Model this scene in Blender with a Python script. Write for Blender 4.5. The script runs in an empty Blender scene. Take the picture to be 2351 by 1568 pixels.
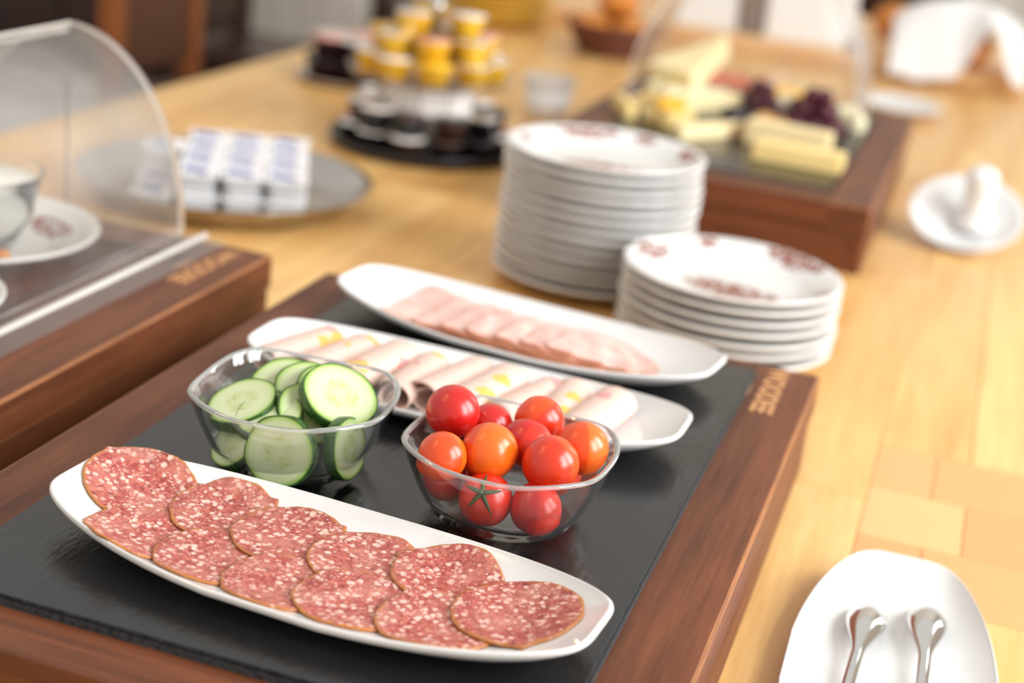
import bpy, bmesh, math, random
import numpy as np
from mathutils import Vector, Matrix, Euler

random.seed(7)
rng = np.random.default_rng(7)
S = bpy.context.scene
COL = S.collection
PI = math.pi

# ------------------------------------------------------------------ camera
F_PX = 3614.3
PITCH, ROLL, YAW = .3415, .1205, .2707
CAM = Vector((.4459, -.5835, .4847))
fw0 = Vector((-math.sin(YAW), math.cos(YAW), 0)); rt0 = Vector((math.cos(YAW), math.sin(YAW), 0)); up0 = Vector((0, 0, 1))
fwd = fw0 * math.cos(PITCH) - up0 * math.sin(PITCH)
upc = up0 * math.cos(PITCH) + fw0 * math.sin(PITCH)
rgt = rt0 * math.cos(ROLL) + upc * math.sin(ROLL)
upv = -rt0 * math.sin(ROLL) + upc * math.cos(ROLL)
cd = bpy.data.cameras.new('camera'); cam = bpy.data.objects.new('camera', cd); COL.objects.link(cam)
mw = Matrix(((rgt.x, upv.x, -fwd.x), (rgt.y, upv.y, -fwd.y), (rgt.z, upv.z, -fwd.z))).to_4x4(); mw.translation = CAM
cam.matrix_world = mw
cd.sensor_width = 36; cd.lens = F_PX * 36 / 2351; cd.clip_start = .02; cd.clip_end = 60
cd.dof.use_dof = True; cd.dof.focus_distance = .85; cd.dof.aperture_fstop = 4.0
S.camera = cam

# ------------------------------------------------------------------ world, windows' daylight, added back light, exposure
wd = bpy.data.worlds.new('world'); S.world = wd; wd.use_nodes = True
bg = wd.node_tree.nodes['Background']; bg.inputs[0].default_value = (1, .965, .92, 1); bg.inputs[1].default_value = .62
def area(name, loc, rot, sx, sy, power, col):
    l = bpy.data.lights.new(name, 'AREA'); l.shape = 'RECTANGLE'; l.size = sx; l.size_y = sy; l.energy = power; l.color = col
    o = bpy.data.objects.new(name, l); COL.objects.link(o); o.location = loc; o.rotation_euler = rot; return o
WIN = [(-.28, .84), (.84, .84)]          # (centre y, width) of the two windows in the right wall
for yc, w in WIN:
    area('daylight_and_fill', (2.12, yc, 1.22), (0, PI / 2, 0), 1.66, w, 62, (.96, .98, 1.0))
area('daylight_and_fill', (2.12, 3.9, 1.22), (0, PI / 2, 0), 1.66, .84, 34, (.96, .98, 1.0))  # added fill light, out of view, to brighten the back of the room
for lx, ly in ((-.55, .1), (-.75, -.35)):
    l = bpy.data.lights.new('lamp_bulb', 'POINT'); l.energy = 5; l.color = (1, .62, .25); l.shadow_soft_size = .06
    o = bpy.data.objects.new('lamp_bulb', l); COL.objects.link(o); o.location = (lx, ly, 1.55)
S.view_settings.view_transform = 'Standard'; S.view_settings.look = 'None'; S.view_settings.gamma = 1
S.view_settings.use_curve_mapping = False; S.view_settings.exposure = .42
S.cycles.use_denoising = True
S.cycles.max_bounces = 14; S.cycles.transmission_bounces = 12; S.cycles.transparent_max_bounces = 16
S.cycles.sample_clamp_indirect = 6.0; S.cycles.blur_glossy = .3

# ------------------------------------------------------------------ node helpers
class NT:
    def __init__(s, name):
        s.m = bpy.data.materials.new(name); s.m.use_nodes = True; s.t = s.m.node_tree; s.n = s.t.nodes
        s.b = s.n['Principled BSDF']; s.out = s.n['Material Output']
    def add(s, typ, **kw):
        nd = s.n.new(typ)
        for k, v in kw.items():
            if hasattr(nd, k): setattr(nd, k, v)
        return nd
    def link(s, a, b): s.t.links.new(a, b)
    def set(s, nd, key, v):
        if hasattr(v, 'is_output') or isinstance(v, bpy.types.NodeSocket): s.link(v, nd.inputs[key])
        else: nd.inputs[key].default_value = v
    def math(s, op, a, b=None, c=None, clamp=False):
        nd = s.add('ShaderNodeMath', operation=op); nd.use_clamp = clamp
        s.set(nd, 0, a)
        if b is not None: s.set(nd, 1, b)
        if c is not None: s.set(nd, 2, c)
        return nd.outputs[0]
    def vmath(s, op, a, b=None):
        nd = s.add('ShaderNodeVectorMath', operation=op); s.set(nd, 0, a)
        if b is not None: s.set(nd, 1, b)
        return nd.outputs['Value'] if op in ('LENGTH', 'DOT_PRODUCT', 'DISTANCE') else nd.outputs[0]
    def coord(s, which='Object'): return s.add('ShaderNodeTexCoord').outputs[which]
    def pos(s): return s.add('ShaderNodeNewGeometry').outputs['Position']
    def rand(s): return s.add('ShaderNodeObjectInfo').outputs['Random']
    def mapping(s, v, loc=(0, 0, 0), rot=(0, 0, 0), scale=(1, 1, 1)):
        nd = s.add('ShaderNodeMapping'); s.link(v, nd.inputs[0]); s.set(nd, 1, loc); s.set(nd, 2, rot); s.set(nd, 3, scale); return nd.outputs[0]
    def noise(s, v, scale, detail=4, rough=.55, dist=0):
        nd = s.add('ShaderNodeTexNoise'); s.link(v, nd.inputs['Vector']); s.set(nd, 'Scale', scale); s.set(nd, 'Detail', detail)
        s.set(nd, 'Roughness', rough); s.set(nd, 'Distortion', dist); return nd.outputs[0]
    def voronoi(s, v, scale, feature='F1', out='Distance', rnd=1.0):
        nd = s.add('ShaderNodeTexVoronoi', feature=feature); s.link(v, nd.inputs['Vector']); s.set(nd, 'Scale', scale); s.set(nd, 'Randomness', rnd)
        return nd.outputs[out]
    def ramp(s, f, stops, interp='LINEAR'):
        nd = s.add('ShaderNodeValToRGB'); s.link(f, nd.inputs[0]); e = nd.color_ramp; e.interpolation = interp
        e.elements[0].position = stops[0][0]; e.elements[1].position = stops[-1][0]
        for p, c in stops[1:-1]: e.elements.new(p)
        for el, (p, c) in zip(e.elements, stops):
            el.color = (c, c, c, 1) if isinstance(c, (int, float)) else (*c, 1)
        return nd.outputs[0]
    def mix(s, f, a, b, mode='MIX'):
        nd = s.add('ShaderNodeMix', data_type='RGBA', blend_type=mode)
        for k, v in ((0, f), (6, a), (7, b)):
            if isinstance(v, tuple): v = (*v, 1) if len(v) == 3 else v
            s.set(nd, k, v)
        return nd.outputs[2]
    def bump(s, h, strength, dist):
        nd = s.add('ShaderNodeBump'); s.link(h, nd.inputs['Height']); s.set(nd, 'Strength', strength); s.set(nd, 'Distance', dist)
        s.link(nd.outputs[0], s.b.inputs['Normal']); return nd
    def p(s, **kw):
        nm = dict(col='Base Color', rough='Roughness', metal='Metallic', trans='Transmission Weight', ior='IOR', sss='Subsurface Weight',
                  sssr='Subsurface Radius', ssss='Subsurface Scale', coat='Coat Weight', coatr='Coat Roughness', spec='Specular IOR Level', alpha='Alpha')
        for k, v in kw.items():
            if isinstance(v, tuple) and k == 'col': v = (*v, 1)
            s.set(s.b, nm[k], v)
        return s

def plain(name, col, rough=.5, **kw):
    t = NT(name); t.p(col=col, rough=rough, **kw)
    v = t.noise(t.coord(), 60, 3)
    c = t.mix(t.math('MULTIPLY', v, .12), col, tuple(x * .8 for x in col)); t.link(c, t.b.inputs['Base Color'])
    return t.m

MT = {}
def wood(name, dark, light, axis=1, rough=.4, gs=1.0, coat=0, rings=False, bumps=.15, tone=.35, spec=.5):
    t = NT(name); co = t.coord(); r = t.rand()
    off = t.add('ShaderNodeCombineXYZ'); 
    for i, k in enumerate((13.7, 7.3, 3.1)): t.link(t.math('MULTIPLY', r, k), off.inputs[i])
    v = t.vmath('ADD', co, off.outputs[0])
    sc = [9 * gs, 9 * gs, 9 * gs]; sc[axis] = .7 * gs
    m = t.mapping(v, scale=tuple(sc))
    n1 = t.noise(m, 5, 6, .6, .4)
    sc2 = [60 * gs, 60 * gs, 60 * gs]; sc2[axis] = 2.5 * gs
    n2 = t.noise(t.mapping(v, scale=tuple(sc2)), 6, 3)
    f = t.math('ADD', t.math('MULTIPLY', n1, .75), t.math('MULTIPLY', n2, .35))
    f = t.math('ADD', f, t.math('MULTIPLY', t.math('SUBTRACT', r, .5), tone))
    c = t.ramp(f, [(.32, dark), (.75, light)])
    t.link(c, t.b.inputs['Base Color']); t.p(rough=rough, coat=coat, coatr=.25, spec=spec)
    t.bump(n2, bumps, .0006)
    return t.m
MT['darkwood'] = wood('stained_wood', (.042, .012, .0055), (.19, .060, .024), 1, .46, bumps=.25, tone=.1, spec=.28)
MT['darkwood_x'] = wood('stained_wood_cross', (.042, .012, .0055), (.19, .060, .024), 0, .46, bumps=.25, tone=.1, spec=.28)
MT['edgewood'] = wood('worn_wood', (.07, .02, .008), (.42, .16, .05), 1, .45, gs=2.5, tone=.1)
MT['table'] = wood('beech_planks', (.60, .30, .085), (.84, .54, .21), 1, .34, gs=.7, tone=.16, bumps=.05)
MT['boardwood'] = wood('pale_board', (.6, .32, .13), (.85, .55, .27), 0, .45, gs=.7, tone=.15, bumps=.05)
MT['chairwood'] = wood('amber_chair_wood', (.1, .025, .006), (.36, .11, .02), 2, .35, gs=.6, tone=.1)
MT['chairdark'] = wood('dark_chair_wood', (.008, .003, .002), (.05, .014, .007), 2, .35, gs=.6, tone=.1)
def endgrain():
    t = NT('end_grain'); co = t.coord(); r = t.rand()
    cx = t.math('SUBTRACT', t.math('MULTIPLY', r, .16), .08)
    cy = t.math('SUBTRACT', t.math('MULTIPLY', t.math('FRACT', t.math('MULTIPLY', r, 7.31)), .12), .08)
    cc = t.add('ShaderNodeCombineXYZ'); t.link(cx, cc.inputs[0]); t.link(cy, cc.inputs[1])
    d = t.vmath('LENGTH', t.mapping(t.vmath('SUBTRACT', co, cc.outputs[0]), scale=(1, 1, 0)))
    d = t.math('ADD', d, t.math('MULTIPLY', t.noise(co, 30, 2), .004))
    w = t.math('SINE', t.math('MULTIPLY', d, 1500))
    f = t.math('ADD', t.math('MULTIPLY_ADD', w, .16, .5), t.math('MULTIPLY', t.math('SUBTRACT', r, .5), .6))
    t.link(t.ramp(f, [(.1, (.60, .29, .10)), (.95, (.82, .50, .22))]), t.b.inputs['Base Color']); t.p(rough=.36)
    return t.m
MT['endgrain'] = endgrain()
def slate():
    t = NT('slate'); co = t.coord()
    n = t.noise(t.mapping(co, scale=(260, 70, 200), rot=(0, 0, .15)), 1, 4, .6)
    n2 = t.noise(co, 18, 3)
    t.link(t.ramp(n2, [(.3, (.004, .004, .0045)), (.8, (.011, .011, .0115))]), t.b.inputs['Base Color'])
    t.link(t.ramp(n2, [(.3, .16), (.7, .27)]), t.b.inputs['Roughness'])
    t.p(spec=.6); t.bump(n, .55, .0007); return t.m
MT['slate'] = slate()
def slate_edge():
    t = NT('slate_cut_edge'); co = t.coord(); n = t.noise(co, 300, 4, .7)
    t.link(t.ramp(n, [(.35, (.012, .012, .013)), (.75, (.07, .08, .09))]), t.b.inputs['Base Color']); t.p(rough=.5); t.bump(n, .7, .001); return t.m
MT['slate_edge'] = slate_edge()
t = NT('porcelain'); t.p(col=(.72, .72, .715), rough=.12, coat=.3, coatr=.05); t.link(t.ramp(t.noise(t.coord(), 40, 2), [(.3, (.70, .70, .695)), (.7, (.73, .73, .725))]), t.b.inputs['Base Color']); MT['porcelain'] = t.m
t = NT('plate_porcelain'); t.link(t.ramp(t.noise(t.coord(), 40, 2), [(.3, (.69, .68, .665)), (.7, (.72, .715, .70))]), t.b.inputs['Base Color']); t.p(rough=.14); MT['plate'] = t.m
def decor(name, clusters):
    t = NT(name); co = t.coord()
    total = None
    for cx, cy, ang, sx, sy in clusters:
        # clusters of a printed flower garland, in the plate's own plane
        v = t.mapping(t.mapping(t.mapping(co, loc=(-cx, -cy, 0)), rot=(0, 0, -ang)), scale=(.82 / sx, .82 / sy, 0))
        d = t.vmath('LENGTH', v)
        e = t.ramp(d, [(0, 1.0), (.8, .92), (1.0, 0.0)])
        total = e if total is None else t.math('MAXIMUM', total, e)
    vor = t.voronoi(co, 190); nz = t.noise(co, 160, 3)
    k = t.math('MULTIPLY', total, t.math('ADD', t.math('SUBTRACT', 1.05, vor), t.math('MULTIPLY', nz, .35)))
    msk = t.ramp(k, [(.5, 0.0), (.6, 1.0)])
    rim = t.vmath('LENGTH', t.mapping(co, scale=(1, 1, 0)))
    c = t.mix(msk, (.71, .705, .69), (.23, .055, .03)); t.link(c, t.b.inputs['Base Color']); t.p(rough=.13)
    return t.m
def salami():
    t = NT('salami'); co = t.coord(); r = t.rand()
    off = t.add('ShaderNodeCombineXYZ'); t.link(t.math('MULTIPLY', r, 5), off.inputs[0]); t.link(t.math('MULTIPLY', r, 3.3), off.inputs[1])
    v = t.vmath('ADD', t.mapping(co, scale=(1, 1, .15)), off.outputs[0])
    nd = t.add('ShaderNodeTexNoise'); t.link(v, nd.inputs['Vector']); t.set(nd, 'Scale', 220); t.set(nd, 'Detail', 3)
    vw = t.vmath('ADD', v, t.mapping(nd.outputs[1], scale=(.0035, .0035, .0)))
    fat = t.voronoi(vw, 250); fat2 = t.voronoi(vw, 430)
    sel = t.voronoi(vw, 250, out='Color'); selv = t.vmath('DOT_PRODUCT', sel, (1, 0, 0))
    big = t.math('MULTIPLY', t.ramp(fat, [(.3, 1.0), (.48, 0.0)]), t.ramp(selv, [(.3, 0.0), (.42, 1.0)]))
    sml = t.math('MULTIPLY', t.ramp(fat2, [(.22, .8), (.42, 0.0)]), t.ramp(t.noise(v, 90, 3), [(.42, .1), (.6, 1.0)]))
    f = t.math('MAXIMUM', big, sml)
    meat = t.ramp(t.noise(v, 300, 4, .65), [(.3, (.16, .022, .022)), (.47, (.34, .062, .05)), (.68, (.52, .155, .11))])
    c = t.mix(t.math('MULTIPLY', f, .9), meat, (.78, .53, .45))
    pale = t.ramp(t.noise(v, 55, 3), [(.45, 0.0), (.72, .42)]); c = t.mix(pale, c, (.66, .33, .25))
    drk = t.ramp(t.noise(t.vmath('ADD', v, (3, 1, 0)), 60, 3), [(.5, 0.0), (.75, .5)]); c = t.mix(drk, c, (.36, .07, .06))
    uv = t.add('ShaderNodeUVMap').outputs[0]; sx = t.add('ShaderNodeSeparateXYZ'); t.link(uv, sx.inputs[0])
    rr = t.math('ADD', sx.outputs[0], t.math('MULTIPLY', t.math('SUBTRACT', t.noise(v, 200, 4), .5), .2))
    c = t.mix(t.ramp(rr, [(.935, 0.0), (.985, 1.0)]), c, (.45, .165, .04))
    t.link(c, t.b.inputs['Base Color'])
    t.p(rough=.36, sss=.1, ssss=.0015); t.bump(t.math('ADD', fat, t.noise(v, 400, 2)), .25, .0006)
    return t.m
MT['salami'] = salami()
def ham():
    t = NT('ham'); co = t.coord(); r = t.rand()
    off = t.add('ShaderNodeCombineXYZ'); t.link(t.math('MULTIPLY', r, 5), off.inputs[0])
    v = t.vmath('ADD', co, off.outputs[0])
    c = t.ramp(t.noise(v, 38, 3, .5, .6), [(.3, (.66, .38, .335)), (.5, (.70, .45, .40)), (.65, (.73, .54, .47))])
    vein = t.ramp(t.math('ABSOLUTE', t.math('SUBTRACT', t.noise(v, 28, 2, .5, 1), .5)), [(0, .55), (.02, 0.0)])
    c = t.mix(vein, c, (.7, .36, .33))
    uv = t.add('ShaderNodeUVMap').outputs[0]; sx = t.add('ShaderNodeSeparateXYZ'); t.link(uv, sx.inputs[0])
    c = t.mix(t.ramp(sx.outputs[0], [(.955, 0.0), (.985, 1.0)]), c, (.52, .21, .12))
    t.link(c, t.b.inputs['Base Color']); t.p(rough=.4, sss=.2, ssss=.003); t.bump(t.noise(v, 120, 2), .1, .001); return t.m
MT['ham'] = ham()
def sausage():
    t = NT('pressed_ham'); uv = t.add('ShaderNodeUVMap').outputs[0]; r = t.rand()
    off = t.add('ShaderNodeCombineXYZ'); t.link(t.math('MULTIPLY', r, 9), off.inputs[0]); t.link(t.math('MULTIPLY', r, 17), off.inputs[1])
    v = t.vmath('ADD', uv, off.outputs[0])
    nd = t.add('ShaderNodeTexNoise'); t.link(v, nd.inputs['Vector']); t.set(nd, 'Scale', 9)
    vw = t.vmath('ADD', v, t.mapping(nd.outputs[1], scale=(.12, .12, 0)))
    d = t.voronoi(vw, 4.4); sel = t.voronoi(vw, 4.4, out='Color'); s1 = t.vmath('DOT_PRODUCT', sel, (1, 0, 0)); s2 = t.vmath('DOT_PRODUCT', sel, (0, 1, 0))
    m = t.ramp(d, [(.34, 1.0), (.38, 0.0)])
    c = t.ramp(t.noise(v, 12, 4), [(.3, (.66, .46, .39)), (.7, (.71, .52, .45))])
    c = t.mix(t.math('MULTIPLY', m, t.math('GREATER_THAN', s1, .62)), c, (.70, .42, .09))
    c = t.mix(t.math('MULTIPLY', m, t.math('LESS_THAN', s1, .24)), c, (.65, .29, .28))
    rad = t.vmath('LENGTH', t.vmath('SUBTRACT', uv, (.5, .5, 0)))
    c = t.mix(t.ramp(rad, [(.475, 0.0), (.492, 1.0)]), c, (.55, .19, .08))
    t.link(c, t.b.inputs['Base Color']); t.p(rough=.45, sss=.2, ssss=.003); return t.m
MT['sausage'] = sausage()
def tomato(name, c1, c2):
    t = NT(name); co = t.coord(); n = t.noise(co, 70, 2)
    sz = t.add('ShaderNodeSeparateXYZ'); t.link(co, sz.inputs[0])
    f = t.math('ADD', t.math('MULTIPLY', n, .5), t.math('MULTIPLY_ADD', sz.outputs[2], 14, .25))
    t.link(t.mix(f, c1, c2), t.b.inputs['Base Color']); t.p(rough=.3, sss=.12, ssss=.004, coat=.3, coatr=.22)
    t.set(t.b, 'Subsurface Radius', (1, .3, .1)); return t.m
MT['tom_red'] = tomato('red_tomato_skin', (.52, .010, .006), (.66, .025, .008))
MT['tom_mid'] = tomato('orange_red_tomato_skin', (.62, .03, .004), (.74, .065, .005))
MT['tom_orange'] = tomato('orange_tomato_skin', (.70, .065, .004), (.80, .13, .006))
MT['green'] = plain('green_stem', (.04, .085, .02), .6)
def cuke():
    t = NT('cucumber_flesh'); co = t.coord(); r = t.rand()
    rad = t.math('DIVIDE', t.vmath('LENGTH', t.mapping(co, scale=(1, 1, 0))), .0215)
    sx = t.add('ShaderNodeSeparateXYZ'); t.link(co, sx.inputs[0])
    ang = t.math('ARCTAN2', sx.outputs[1], sx.outputs[0])
    base = t.ramp(rad, [(0, (.60, .65, .40)), (.3, (.54, .61, .32)), (.55, (.62, .68, .44)), (.82, (.56, .65, .36)), (.93, (.34, .50, .12)), (.975, (.09, .2, .025))])
    petals = t.math('ABSOLUTE', t.math('SINE', t.math('MULTIPLY', ang, 1.5)))
    zone = t.math('MULTIPLY', t.ramp(rad, [(.08, 0.0), (.2, 1.0), (.45, 1.0), (.56, 0.0)]), t.ramp(petals, [(.35, 0.0), (.8, 1.0)]))
    sd = t.math('MULTIPLY', zone, t.ramp(t.voronoi(t.mapping(co, scale=(1, 1, 0)), 300), [(.2, .6), (.6, .05)]))
    c = t.mix(sd, base, (.38, .48, .1)); t.link(c, t.b.inputs['Base Color'])
    t.p(rough=.22, sss=.25, ssss=.004); t.bump(t.noise(co, 250, 2), .12, .0006); return t.m
MT['cuke'] = cuke()
def peel():
    t = NT('cucumber_peel'); co = t.coord(); sx = t.add('ShaderNodeSeparateXYZ'); t.link(co, sx.inputs[0])
    ang = t.math('ARCTAN2', sx.outputs[1], sx.outputs[0])
    v = t.add('ShaderNodeCombineXYZ'); t.link(t.math('MULTIPLY', ang, 3), v.inputs[0])
    t.link(t.ramp(t.noise(v.outputs[0], 3, 3), [(.35, (.014, .045, .007)), (.7, (.05, .15, .02))]), t.b.inputs['Base Color']); t.p(rough=.28); return t.m
MT['peel'] = peel()
t = NT('bowl_glass'); t.p(col=(.97, .985, .98), rough=.0, trans=.982, ior=1.12, coat=1.0, coatr=.02); t.set(t.b, 'Coat IOR', 1.6); MT['glass'] = t.m
t = NT('bowl_glass_rim'); t.p(col=(.9, .93, .92), rough=.03, trans=.74, ior=1.3, coat=1.0, coatr=.02); t.set(t.b, 'Coat IOR', 2.0); MT['glass_rim'] = t.m  # whitish base puts the lip's bright reflections into the colour
def acrylic():
    t = NT('clear_acrylic'); tr = t.add('ShaderNodeBsdfTransparent'); tr.inputs[0].default_value = (.97, .965, .955, 1)
    gl = t.add('ShaderNodeBsdfGlossy'); gl.inputs['Roughness'].default_value = .32
    lw = t.add('ShaderNodeLayerWeight'); lw.inputs[0].default_value = .5
    fr = t.math('MULTIPLY_ADD', t.math('POWER', lw.outputs['Facing'], 4.0), .5, .036)
    n = t.noise(t.coord(), 25, 3); df = t.add('ShaderNodeBsdfDiffuse'); df.inputs[0].default_value = (.85, .84, .84, 1)
    mx = t.add('ShaderNodeMixShader'); t.link(fr, mx.inputs[0]); t.link(tr.outputs[0], mx.inputs[1]); t.link(gl.outputs[0], mx.inputs[2])
    m2 = t.add('ShaderNodeMixShader'); t.link(t.ramp(n, [(.3, .012), (.75, .04)]), m2.inputs[0]); t.link(mx.outputs[0], m2.inputs[1]); t.link(df.outputs[0], m2.inputs[2])  # pale diffuse haze mixed in, imitating milky reflections on the domes
    t.link(m2.outputs[0], t.out.inputs[0]); return t.m
MT['acrylic'] = acrylic()
t = NT('acrylic_edge'); t.p(col=(.93, .9, .86), rough=.15, trans=.55, ior=1.49); MT['acrylic_edge'] = t.m
def metal(name, col, rough):
    t = NT(name); t.p(col=col, rough=rough, metal=1.0); n = t.noise(t.coord(), 80, 3)
    t.link(t.ramp(n, [(.3, rough * .8), (.7, rough * 1.25)]), t.b.inputs['Roughness']); return t.m
MT['steel'] = metal('polished_steel', (.72, .71, .7), .08)
MT['tray_steel'] = metal('brushed_steel', (.48, .45, .42), .16)
MT['gold_foil'] = metal('gold_foil', (.95, .62, .08), .28)
MT['gold'] = plain('yellow_plastic', (.85, .5, .03), .25)
MT['black'] = plain('black_plastic', (.012, .01, .012), .3)
MT['darkjam'] = plain('dark_jam', (.03, .008, .012), .25)
MT['brownpack'] = plain('brown_wrapper', (.07, .035, .025), .3)
MT['whitepack'] = plain('white_paper_sachet', (.8, .76, .72), .45)
MT['pinkfoil'] = plain('pink_printed_foil', (.75, .35, .28), .3)
MT['foil'] = metal('silver_foil', (.85, .83, .8), .3)
MT['napkin'] = plain('white_napkin', (.88, .87, .86), .8)
MT['yellow_glaze'] = plain('yellow_glaze', (.88, .55, .07), .3)
MT['basket'] = plain('brown_wicker', (.14, .035, .012), .6)
MT['bread'] = plain('bread_crust', (.62, .22, .03), .55)
MT['milk'] = plain('white_yoghurt', (.88, .87, .82), .3)
MT['cheese'] = plain('pale_cheese', (.88, .74, .42), .45, sss=.15, ssss=.004)
MT['cheese2'] = plain('golden_cheese', (.88, .67, .28), .45, sss=.15, ssss=.004)
MT['cheese3'] = plain('orange_cheese', (.9, .5, .05), .45)
MT['whitecheese'] = plain('white_cheese', (.85, .8, .56), .45)
MT['rind'] = plain('cheese_rind', (.6, .28, .06), .5)
MT['grape'] = plain('red_grape_skin', (.07, .006, .018), .22)
MT['grape2'] = plain('black_grape_skin', (.018, .012, .022), .25)
MT['nut'] = plain('walnut', (.62, .33, .12), .6)
MT['salmon'] = plain('red_meat', (.7, .2, .1), .45)
MT['paper'] = plain('white_card', (.87, .87, .86), .7)
MT['greyfab'] = plain('light_grey_fabric', (.6, .59, .6), .9)
MT['taupe'] = plain('taupe_fabric', (.22, .16, .14), .9)
MT['wall'] = plain('cream_paint', (.82, .77, .68), .7)
MT['floor'] = wood('floor_boards', (.12, .07, .05), (.26, .18, .14), 1, .5, gs=.4, tone=.1)
MT['lettering'] = plain('branded_letters', (.6, .3, .12), .5)
def buttermat():
    t = NT('printed_butter_lid'); uv = t.add('ShaderNodeUVMap').outputs[0]
    sx = t.add('ShaderNodeSeparateXYZ'); t.link(uv, sx.inputs[0])
    band = t.math('SUBTRACT', sx.outputs[1], t.math('MULTIPLY_ADD', t.math('SINE', t.math('MULTIPLY', sx.outputs[0], 5.5)), .14, .42))
    m = t.math('MULTIPLY', t.ramp(t.math('ABSOLUTE', band), [(.2, 1.0), (.24, 0.0)]), t.math('LESS_THAN', t.math('ABSOLUTE', t.math('SUBTRACT', sx.outputs[0], .42)), .3))
    c = t.mix(m, (.86, .87, .89), (.03, .07, .36))
    m2 = t.math('MULTIPLY', t.ramp(t.math('ABSOLUTE', t.math('SUBTRACT', band, .2)), [(.05, 1.0), (.08, 0.0)]), t.math('GREATER_THAN', sx.outputs[0], .6))
    c = t.mix(t.math('MULTIPLY', m2, .5), c, (.7, .25, .35))
    t.link(c, t.b.inputs['Base Color']); t.p(rough=.35); return t.m
MT['butterlid'] = buttermat()
t = NT('butter_cup_plastic'); t.p(col=(.8, .81, .83), rough=.25, trans=.25); t.link(t.ramp(t.noise(t.coord(), 50, 2), [(.3, (.76, .77, .8)), (.7, (.83, .84, .85))]), t.b.inputs['Base Color']); MT['buttercup'] = t.m

# ------------------------------------------------------------------ object helpers
def tag(o, label=None, cat=None, group=None, kind=None):
    if label: o['label'] = label
    if cat: o['category'] = cat
    if group: o['group'] = group
    if kind: o['kind'] = kind
    return o
def mesh(name, verts, faces, smooth=True, uvs=None):
    me = bpy.data.meshes.new(name); me.from_pydata([tuple(v) for v in verts], [], faces)
    if uvs is not None:
        ul = me.uv_layers.new(name='UVMap')
        for l in me.loops: ul.data[l.index].uv = uvs[l.vertex_index]
    me.validate(); me.update()
    if smooth:
        for p in me.polygons: p.use_smooth = True
    return me
def link(name, me, mat, parent=None, loc=(0, 0, 0), rot=(0, 0, 0), scale=None):
    o = bpy.data.objects.new(name, me); COL.objects.link(o)
    if mat is not None and not me.materials: me.materials.append(MT[mat] if isinstance(mat, str) else mat)
    o.location = loc; o.rotation_euler = rot
    if scale: o.scale = scale
    if parent: o.parent = parent
    return o
def empty(name, loc=(0, 0, 0), rot=(0, 0, 0)):
    o = bpy.data.objects.new(name, None); COL.objects.link(o); o.location = loc; o.rotation_euler = rot; o.empty_display_size = .02; return o
def bm_mesh(name, bm, smooth=False):
    me = bpy.data.meshes.new(name); bm.normal_update(); bm.to_mesh(me); bm.free()
    if smooth:
        for p in me.polygons: p.use_smooth = True
    return me
def box(name, x0, x1, y0, y1, z0, z1, bev=.001, seg=2):
    bm = bmesh.new(); bmesh.ops.create_cube(bm, size=1)
    for v in bm.verts: v.co = Vector(((x0 + x1) / 2 + v.co.x * (x1 - x0), (y0 + y1) / 2 + v.co.y * (y1 - y0), (z0 + z1) / 2 + v.co.z * (z1 - z0)))
    if bev: bmesh.ops.bevel(bm, geom=bm.edges[:], offset=bev, segments=seg, affect='EDGES', profile=.5)
    return bm_mesh(name, bm)
def lathe(name, prof, n=64, uv=False, ang=2 * PI):
    vs, fs = [], []
    idx = []
    for r, z in prof:
        if r < 1e-7: idx.append([len(vs)]); vs.append((0, 0, z))
        else:
            idx.append(list(range(len(vs), len(vs) + n)))
            vs += [(r * math.cos(2 * PI * i / n), r * math.sin(2 * PI * i / n), z) for i in range(n)]
    for a, b in zip(idx, idx[1:]):
        for i in range(n):
            j = (i + 1) % n
            q = [a[i % len(a)], a[j % len(a)], b[j % len(b)], b[i % len(b)]]
            f = []
            for k in q:
                if k not in f: f.append(k)
            if len(f) > 2: fs.append(f)
    return mesh(name, vs, fs)
def copytree(o, parent=None):
    c = o.copy(); COL.objects.link(c)
    if parent: c.parent = parent
    for ch in list(o.children): copytree(ch, c)
    return c
def lookz(n, spin=0):
    q = Vector(n).normalized().to_track_quat('Z', 'Y')
    return (q.to_matrix() @ Matrix.Rotation(spin, 3, 'Z')).to_euler()

# ------------------------------------------------------------------ the room
FZ = -.75
fl = link('floor', box('floor', -4.5, 2.4, -2.5, 5.2, FZ - .05, FZ, 0), 'floor'); tag(fl, kind='structure')
wb = empty('wall_back', (0, 5.2, FZ)); tag(wb, kind='structure')
link('wall_plaster', box('wall_plaster', -4.5, 2.4, .02, .12, 0, 3.2, 0), 'wall', wb)
for i in range(70):                                   # upright painted boards
    x = -4.5 + i * .1
    link('panel_board', bpy.data.meshes.get('panel_board') or box('panel_board', .003, .097, 0, .02, 0, 1.1, .004, 1), 'wall', wb, (x, 0, 0))
wr = empty('wall_right', (2.1, 0, FZ)); tag(wr, kind='structure')
zs0, zs1 = .39 - FZ, 2.05 - FZ
ys = [-2.5, WIN[0][0] - .42, WIN[0][0] + .42, WIN[1][0] - .42, WIN[1][0] + .42, 3.48, 4.32, 5.2]
link('wall_plaster', box('wall_r', 0, .1, -2.5, 5.2, 0, zs0, 0), 'wall', wr)
link('wall_plaster', box('wall_r', 0, .1, -2.5, 5.2, zs1, 3.2, 0), 'wall', wr)
for a, b in ((0, 1), (2, 3), (4, 5), (6, 7)): link('wall_plaster', box('wall_r', 0, .1, ys[a], ys[b], zs0, zs1, 0), 'wall', wr)
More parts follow.
